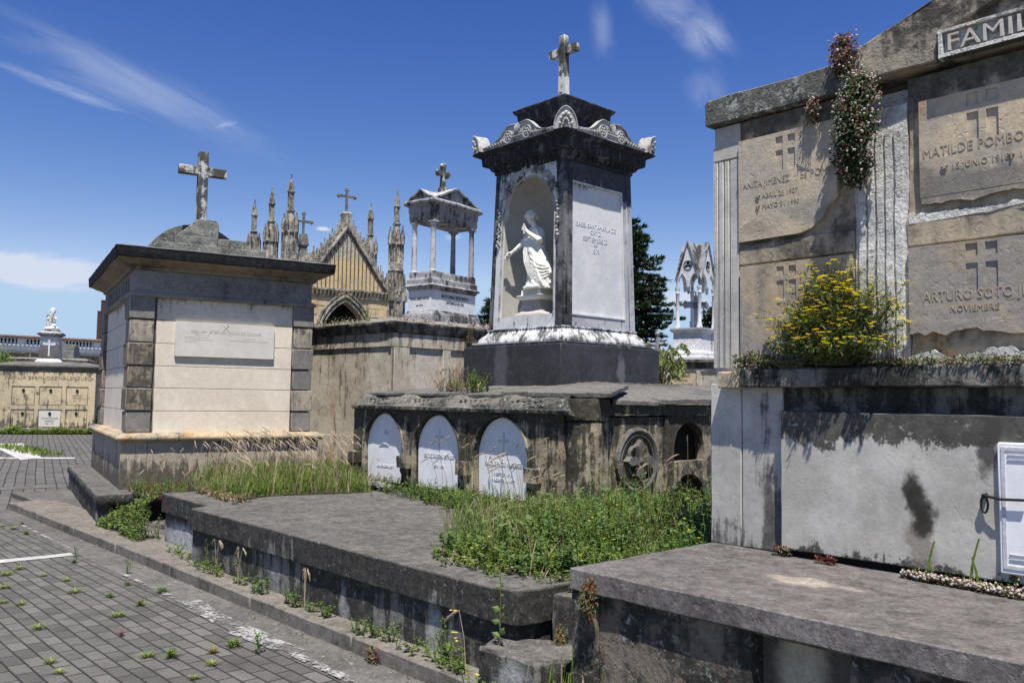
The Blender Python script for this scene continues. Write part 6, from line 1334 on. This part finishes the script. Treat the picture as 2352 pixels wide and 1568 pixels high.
def hanger(name, lab_, cat_, pts, n, r, ls, mats_, loc, heads=0, hm=6, mid=(8, 8, 2), down=.5, seed=1, kind=None):
    random.seed(seed); m = MB()
    P_ = [Vector(p) for p in pts]
    for k in range(n):
        t_ = random.uniform(0, len(P_)-1.001); i = int(t_); rr = r[i]+(r[i+1]-r[i])*(t_-i); c_ = P_[i].lerp(P_[i+1], t_-i)
        v = Vector((random.gauss(0, 1), random.gauss(0, 1), random.gauss(0, 1))).normalized()*rr*random.random()**.4; v.y = -abs(v.y)*.75
        v *= .75+.75*(noise.noise(v.normalized()*1.6+Vector((seed, 0, t_)))+.35)
        p = c_+v
        if noise.noise(p*13+Vector((seed, 1, 2))) < -.28: continue
        m.leaf(p, (random.uniform(-1, 1), random.uniform(-1, .1), random.uniform(-1, .6)-down), (random.uniform(-.5, .5), -1, random.uniform(0, 1)), ls*random.uniform(.6, 1.3), ls*.6, random.choice(mid))
    for k in range(heads):
        t_ = random.uniform(0, len(P_)-1.001); i = int(t_); rr = r[i]+(r[i+1]-r[i])*(t_-i); c_ = P_[i].lerp(P_[i+1], t_-i)
        v = Vector((random.gauss(0, 1), random.gauss(0, .6)-.5, random.gauss(0, 1))).normalized()*rr*random.uniform(.85, 1.08); v.y = -abs(v.y)*.8; v *= .75+.75*(noise.noise(v.normalized()*1.6+Vector((seed, 0, t_)))+.35)
        m.cur = hm; q = random.uniform(.55, 1)*heads_r; m.ball(c_+v, (q, q, q), 6, 4); m.cur = 0
    for k in range(max(4, n//60)):
        a = random.choice(P_[:-1]); b_ = P_[-1]; m.cur = 7; m.tube([a, a.lerp(b_, .5)+Vector((random.uniform(-.05, .05), -.05, 0)), b_+Vector((random.uniform(-.08, .08), -.03, random.uniform(-.06, .03)))], .002, 3, False); m.cur = 0
    o = m.build(name, mats_, flat=True, loc=loc); tag(o, lab_, cat_); 
    if kind: o['kind'] = kind
    return o
heads_r = .0070
hanger('hanging_creeper', 'thick hanging creeper covered in pale pink flower balls on the family tomb', 'creeper', [(0, 0, .02), (.01, -.03, -.12), (.0, -.04, -.26), (-.005, -.03, -.40), (-.01, -.01, -.47)], 5200, [.09, .135, .145, .11, .04], .022, GM, (-1.925, 4.15, 3.20), 430, 6, (8, 8, 8, 8, 5), .4, 3)
heads_r = .007
hanger('cornice_creeper', 'red leaved creeper with tiny pink flowers on top of the dark cornice', 'creeper', [(-.02, 0, .10), (.01, -.02, .05), (.0, -.03, -.03), (.0, -.03, -.08)], 1500, [.05, .075, .06, .03], .018, GM, (-1.995, 4.15, 3.36), 60, 6, (5, 5, 5, 8), .0, 4)
hanger('small_creeper', 'small red creeper dangling below the dark cornice above the left plaque', 'creeper', [(0, 0, 0), (.0, -.01, -.06), (.01, -.01, -.13)], 380, [.03, .045, .02], .016, GM, (-2.17, 4.165, 3.205), 26, 6, (5, 8, 5), .5, 5)
hanger('platform_creeper', 'reddish creeper hanging on the corner pier of the purple grey platform', 'creeper', [(0, 0, 0), (.0, -.02, -.07), (.0, -.01, -.15)], 700, [.035, .05, .035], .018, GM, (-2.705, 3.035, .755), 0, 6, (5, 8, 2, 5), .5, 6)
hanger('block_creeper', 'small rusty red plant growing behind the broken stone block', 'creeper', [(0, 0, .02), (.0, -.02, -.04), (.0, -.01, -.07)], 260, [.03, .035, .025], .018, GM, (-3.22, 3.385, .37), 0, 6, (5, 5, 2), .3, 7)
hanger('coping_creeper', 'dark creeper hanging from the coping of the streaked cream tomb', 'creeper', [(0, 0, .0), (.02, .0, -.12), (.02, .0, -.28)], 900, [.06, .10, .05], .024, GM, (-10.58, 8.87, 2.72), 60, 6, (8, 5, 8), .4, 8)
random.seed(50); m = MB()
for k in range(1500):
    u = random.random(); x = -10.547-3.1*u*.9976+random.uniform(-.02, .02); y = 7.377-3.1*u*.0698
    if not (.24 < u < .75): continue
    m.leaf((x, y+random.uniform(-.10, .1), 2.735+abs(random.gauss(0, .04))*(1.4 if .32 < u < .5 else .6)), (random.uniform(-1, 1), random.uniform(-1, .3), random.uniform(-.6, .8)), (0, -1, .5), .03, .016, random.choice((5, 8, 8, 2, 6)))
for k in range(1300):
    u = random.uniform(0, 1); x = -10.62+random.uniform(-.14, .02)-.0*u; y = 7.5+2.6*u
    if noise.noise(Vector((x*2, y*3, 1))) < -.1: continue
    m.leaf((x, y, 2.75+abs(random.gauss(0, .03))), (random.uniform(-1, 1), random.uniform(-1, 1), random.uniform(0, .8)), (1, 0, .5), .03, .018, random.choice((5, 5, 6, 6, 8)))
for k in range(12): m.blade((-11.25+random.uniform(-.1, .1), 7.33, 2.74), (random.uniform(-.1, .1), 0), random.uniform(.2, .35), .008, 0, 1, 1)
tag(m.build('coping_plants', GM, flat=True), 'red and white flowering creeper mat along the coping of the cream tomb', 'creeper', kind='stuff')
# flowering bush on the ledge
t = thing('flowering_bush', 'wide yellow flowered bush growing from the ledge of the family tomb', 'bush', (-2.07, 4.15, 1.79))
random.seed(60); ms_, ml, mf = MB(), MB(), MB(); ml.cur = 0
for k in range(430):
    a = random.uniform(0, 6.28); el = random.uniform(.12, 1.5); L = random.uniform(.22, .46)*(.85+.25*math.sin(el))
    d = Vector((math.cos(a)*math.cos(el)*1.02, -abs(math.sin(a))*math.cos(el)*.34, math.sin(el)*1.02)); 
    b = Vector((random.uniform(-.09, .09), random.uniform(-.03, .03), 0)); tip = b+d*L+Vector((0, 0, .03)); md = b.lerp(tip, .5)+Vector((random.uniform(-.03, .03), random.uniform(-.02, .02), .03))
    ms_.tube([b, md, tip], [.0028, .002, .001], 3, False)
    for j in range(34):
        f = random.uniform(.25, 1.0); p = b.lerp(md, f*2) if f < .5 else md.lerp(tip, f*2-1)
        q = Vector((random.gauss(0, 1), random.gauss(0, 1), random.gauss(.3, 1))); ml.leaf(p, q, (random.uniform(-1, 1), random.uniform(-1, 1), 1), random.uniform(.016, .032), random.uniform(.005, .009), 0 if random.random() < .85 else 1)
    if random.random() < .60 and el > .2:
        for c_ in range(random.choice((1, 2, 3))):
            fp = tip+Vector((random.uniform(-.022, .022), random.uniform(-.02, .01), random.uniform(-.01, .018)))
            for j in range(7): aa = .898*j; mf.leaf(fp, (math.cos(aa), math.sin(aa), .25), (0, 0, 1), .0145, .009)
            mf.ball(fp, (.004, .004, .003), 5, 3)
ml2 = ml.build('foliage', ['weed', 'straw'], t, flat=True); ms_.build('stems', 'stem', t); mf.build('blossoms', 'flower_y', t)
heads_r = .006
hanger('ledge_plant', 'low pink flowered mat plant on the left end of the ledge', 'plant', [(-.22, 0, .03), (-.1, 0, .03), (.0, 0, .02), (.16, 0, .02)], 1500, [.05, .055, .04, .03], .016, GM, (-2.40, 4.14, 1.79), 170, 6, (8, 5, 2, 2), -.3, 9)
random.seed(61); m = MB()
for k in range(2000):
    x = random.uniform(-.55, .75); r_ = random.uniform(0, 1); z = abs(random.gauss(0, .018)); m.leaf((x, -random.uniform(-.05, .03), z), (random.uniform(-1, 1), random.uniform(-1, .4), random.uniform(-.3, .8)), (0, -.5, 1), .016, .010, random.choice((8, 8, 5, 2)))
tag(m.build('ledge_moss', GM, flat=True, loc=(-1.95, 4.13, 1.79)), 'thin creeping growth spilling along the black ledge under the bush', 'creeper', kind='stuff')
random.seed(62); m = MB()
for k in range(3600):
    u = random.random(); x = -1.72+u*1.1; y = 4.10-u*.07-random.random()*(.05+.07*u); m.leaf((x, y, .80+abs(random.gauss(0, .018))), (random.uniform(-1, 1), random.uniform(-1, 1), random.uniform(-.1, .9)), (0, 0, 1), .015, .010, random.choice((8, 8, 5, 2, 1)))
m.cur = 6
for k in range(420): u = random.random(); x = -1.72+u*1.1; y = 4.09-u*.07-random.random()*(.05+.07*u); m.ball((x, y, .815+random.uniform(0, .025)), .006, 5, 4)
m.cur = 0
for x, h in ((-1.60, .22), (-1.56, .12), (-1.42, .26), (-1.38, .16)): m.blade((x, 4.06, .8), (random.uniform(-.08, .08), -.02), h, .012, 0, 1, .2)
tag(m.build('succulent_mat', GM, flat=True), 'mat of small pink tinged succulents at the foot of the lower panel', 'plant', kind='stuff')
m = MB()
for k in range(120): m.leaf((random.uniform(-.05, .05), random.uniform(-.02, .02), random.uniform(0, .035)), (random.uniform(-1, 1), random.uniform(-1, 1), .4), (0, 0, 1), .018, .01, 5)
o = m.build('red_weed', GM, flat=True, loc=(-2.10, 4.09, .80)); tag(o, 'small dark red weed lying in the gap under the lower panel', 'weed')
m = MB()
for k in range(160): m.leaf((random.uniform(-.05, .05), random.uniform(-.02, .02), random.uniform(0, .05)), (random.uniform(-1, 1), random.uniform(-1, 1), .4), (0, 0, 1), .018, .01, random.choice((5, 8, 1)))
o = m.build('red_weed', GM, flat=True, loc=(-2.36, 4.13, .80)); tag(o, 'red and green weed at the left foot of the lower panel', 'weed')
# ivy and weeds in the hollow between the platforms
random.seed(63); m = MB()
for k in range(3400):
    x = random.uniform(-10.45, -9.05); u = (x+10.45)/1.4; z = random.uniform(.04, .16+.42*u); y = 3.36-.05*u+.10*random.random()-.14*(1-z/.6)
    if noise.noise(Vector((x*5, z*5, 2))) < -.22: continue
    m.leaf((x, y, z), (random.uniform(-1, 1), random.uniform(-1, .2), random.uniform(-.8, .6)), (random.uniform(-.5, .5), -1, .5), .032, .022, random.choice((2, 2, 3, 8, 2, 0) if random.random() < .9 else (2, 5)))
for k in range(50): herb(m, random.uniform(-10.3, -9.1), random.uniform(3.3, 3.5), .06, random.uniform(.1, .35), 12, .03, 2, .5, 2)
tag(m.build('ivy_patch', GM, flat=True), 'tangled green ivy filling the dark hollow between the two platforms', 'ivy', kind='stuff')
# dry plants on the vault roof
random.seed(64); m = MB()
for k in range(60): herb(m, random.uniform(-.4, .30), random.uniform(-.12, .12), 0, random.uniform(.06, .2), 10, .026, random.choice((1, 7, 2, 8)), .7, 2, 0)
for k in range(16): herb(m, random.uniform(.1, .26), random.uniform(-.08, .08), 0, random.uniform(.15, .30), 14, .028, 2, .3, 2)
for k in range(40): seedhead(m, random.uniform(-.42, .1), random.uniform(-.1, .1), 0, random.uniform(.1, .26), random.uniform(-.1, .1), 0, 7, 7, .02, .004)
tag(m.build('roof_weed', GM, flat=True, loc=(-7.15, 5.95, 1.67)), 'dry brown and green weed rooted on the vault roof slabs', 'weed')
m = MB()
for k in range(5): m.tube([(-.22, -.02, .03), (0, 0, .045), (.22, .02, .03)], [.035, .04, .03], 7)
tag(m.build('fallen_stone', 'rough', rough=.012, res=.05, loc=(-7.95, 5.40, .59)), 'short grey stone piece lying before the first arched plaque', 'stone')
# plants by the far tomb
random.seed(65); m = MB(); T_ = FR
for k in range(260):
    x = random.uniform(-3.2, .2); y = random.uniform(-.45, -.15)
    p = T_ @ Vector((x, y, 0)); hh = .1+.22*max(0, noise.noise(Vector((x*2, 0, 4)))+.3)
    for j in range(14): a = random.uniform(0, 6.28); m.leaf(p+Vector((random.uniform(-.1, .1), random.uniform(-.1, .1), random.uniform(0, hh))), (math.cos(a), math.sin(a), .8), (0, 0, 1), .12, .04, random.choice((0, 2)))
tag(m.build('grass_fringe', GM, flat=True), 'low grass fringe along the foot of the ochre tomb far left', 'grass', kind='stuff')
random.seed(66); m = MB(); p0_ = T_ @ Vector((.35, 1.2, 0))
for k in range(900): m.leaf(p0_+Vector((random.gauss(0, .28), random.gauss(0, .3), abs(random.gauss(.4, .35)))), (random.uniform(-1, 1), random.uniform(-1, 1), random.uniform(-.3, 1)), (0, 0, 1), .16, .07, random.choice((2, 3)))
m.cur = 7; m.tube([p0_, p0_+Vector((0, 0, .9))], .03, 5); tag(m.build('shrub', GM, flat=True), 'green shrub between the far ochre tomb and the mausoleum', 'shrub')
random.seed(67); m = MB(); p0_ = T_ @ Vector((-3.9, 1.5, 0))
for k in range(1400): m.leaf(p0_+Vector((random.gauss(0, .4), random.gauss(0, .4), 1.6+random.gauss(.8, .35))), (random.uniform(-1, 1), random.uniform(-1, 1), random.uniform(-.3, 1)), (0, 0, 1), .22, .08, random.choice((2, 3)))
m.cur = 7; m.tube([p0_, p0_+Vector((0, 0, 2.2))], .05, 5); tag(m.build('shrub', GM, flat=True), 'green shrub cut by the left edge behind the ochre tomb', 'shrub')
m = MB(); m.box(-25.6, -23.4, 4.9, 6.3, -.1, .002); 
random.seed(68); m = MB()
for k in range(420): m.blade((random.uniform(-28.5, -23.8), random.uniform(5.9, 6.6)-.0, 0), (random.uniform(-.05, .05), random.uniform(-.05, .05)), random.uniform(.05, .16), .04, 0, 1, random.uniform(-1, 1))
tag(m.build('grass_fringe', GM, flat=True), 'small patch of grass inside the white painted marking', 'grass', kind='stuff')
# trees
def conifer(name, lab_, loc, H, prof, seed, dens=1.0, zb=.12):
    random.seed(seed); t = thing(name, lab_, 'tree', loc)
    m = MB(); m.tube([(0, 0, 0), (.05, 0, H*.5), (0, 0, H)], [.32*H/11, .2*H/11, .03], 8); 
    lf_ = MB(); z = H*zb
    while z < H*.985:
        u = z/H; rad = prof(u); nb = random.randint(6, 9); off = random.uniform(0, 6.28)
        for k in range(nb):
            a = off+6.28*k/nb+random.uniform(-.3, .3); L = rad*random.uniform(.62, 1.18); 
            pts = [Vector((L*f*math.cos(a), L*f*math.sin(a), z+L*(.10*f-.28*f*f+.22*f**3)+random.uniform(-.03, .03))) for f in (0, .35, .7, 1)]
            m.tube(pts, [.05, .035, .02, .008], 4, False)
            ns = max(3, int(L*17*dens))
            for j in range(ns):
                f = random.uniform(.18, 1.03); q = f*3; i = min(2, int(q)); p = pts[i].lerp(pts[i+1], min(1, q-i))
                side = random.choice((-1, 1)); sp_ = (1.05-f)*L*.36+.10
                dx = Vector((-math.sin(a)*side+math.cos(a)*.9, math.cos(a)*side+math.sin(a)*.9, random.uniform(-.1, .4))).normalized()
                p2 = p+dx*sp_*random.random()
                mi_ = 0 if random.random() < .72 else 1
                for c_ in range(4):
                    d = dx+Vector((random.uniform(-.5, .5), random.uniform(-.5, .5), random.uniform(-.1, .65))); lf_.leaf(p2+Vector((random.uniform(-.06, .06), random.uniform(-.06, .06), random.uniform(-.05, .05))), d, (random.uniform(-1, 1), random.uniform(-1, 1), 1), random.uniform(.16, .34), .075, mi_)
        z += H*.030*random.uniform(.8, 1.3)
    m.build('trunk', 'bark', t); lf_.build('crown', ['conifer', 'conifer_l'], t, flat=True)
def pr1(u): return 2.55*min(1, ((1-u)/.42)**.75)*(1 if u > .45 else .86)+.1
conifer('conifer_tree', 'tall dark conifer rising behind the right side of the monument', (-28.6, 34.6, 0), 11.3, pr1, 70, 1.5)
conifer('conifer_tree', 'small dark conifer peeping out left of the monument', (-29.6, 26.6, 0), 6.9, lambda u: 1.35*min(1, ((1-u)/.5)**.8)+.05, 71, 1.2)
conifer('conifer_tree', 'dark tree partly seen through the gothic canopy', (-25.2, 38.6, 0), 6.7, lambda u: 1.9*min(1, ((1-u)/.3)**.5)+.1, 72, 1.2)
t = thing('leafy_shrub', 'yellow green shrub with drooping leaves between the monument and the canopy', 'shrub', (-8.62, 11.35, 0)); random.seed(73)
m = MB(); lf_ = MB()
for k in range(26):
    a = random.uniform(0, 6.28); L = random.uniform(.2, .42); zt_ = random.uniform(2.05, 2.62); c0 = Vector((random.uniform(-.05, .05), random.uniform(-.05, .05), zt_-.35)); e = c0+Vector((math.cos(a)*L, math.sin(a)*L, .30)); e2 = e+Vector((math.cos(a)*.1, math.sin(a)*.1, -.12))
    m.tube([(0, 0, 1.0), c0, e, e2], .008, 4, False)
    for j in range(22):
        p = e.lerp(e2, random.random()) if random.random() < .6 else c0.lerp(e, random.uniform(.4, 1)); lf_.leaf(p, (random.uniform(-.6, .6), random.uniform(-.6, .6), -random.uniform(.3, 1)), (random.uniform(-1, 1), random.uniform(-1, 1), .4), .10, .035, 0)
m.tube([(0, 0, 0), (0, 0, 1.1), (0, 0, 2.2)], [.03, .025, .015], 6); m.build('branches', 'stem', t); lf_.build('foliage', ['palm'], t, flat=True)
t = thing('grave_cross', 'tiny weathered white cross beyond the right shoulder of the monument', 'cross', (-11.09, 14.44, 2.0), R(20))
m = MB(); m.lathe([(.05, 0), (.04, .55), (.06, .6), (.04, .95), (.05, 1.0)], (0, 0), 8); m.tube([(-.16, 0, .78), (.16, 0, .78)], .04, 8); m.ball((-.18, 0, .78), .055); m.ball((.18, 0, .78), .055); m.ball((0, 0, 1.0), .06); m.build('cross_body', 'tdark', t, rough=.01, res=.06)
m = MB(); m.box(-.3, .3, -.3, .3, -2.0, .01); m.build('cross_pedestal', 'creamw', t)
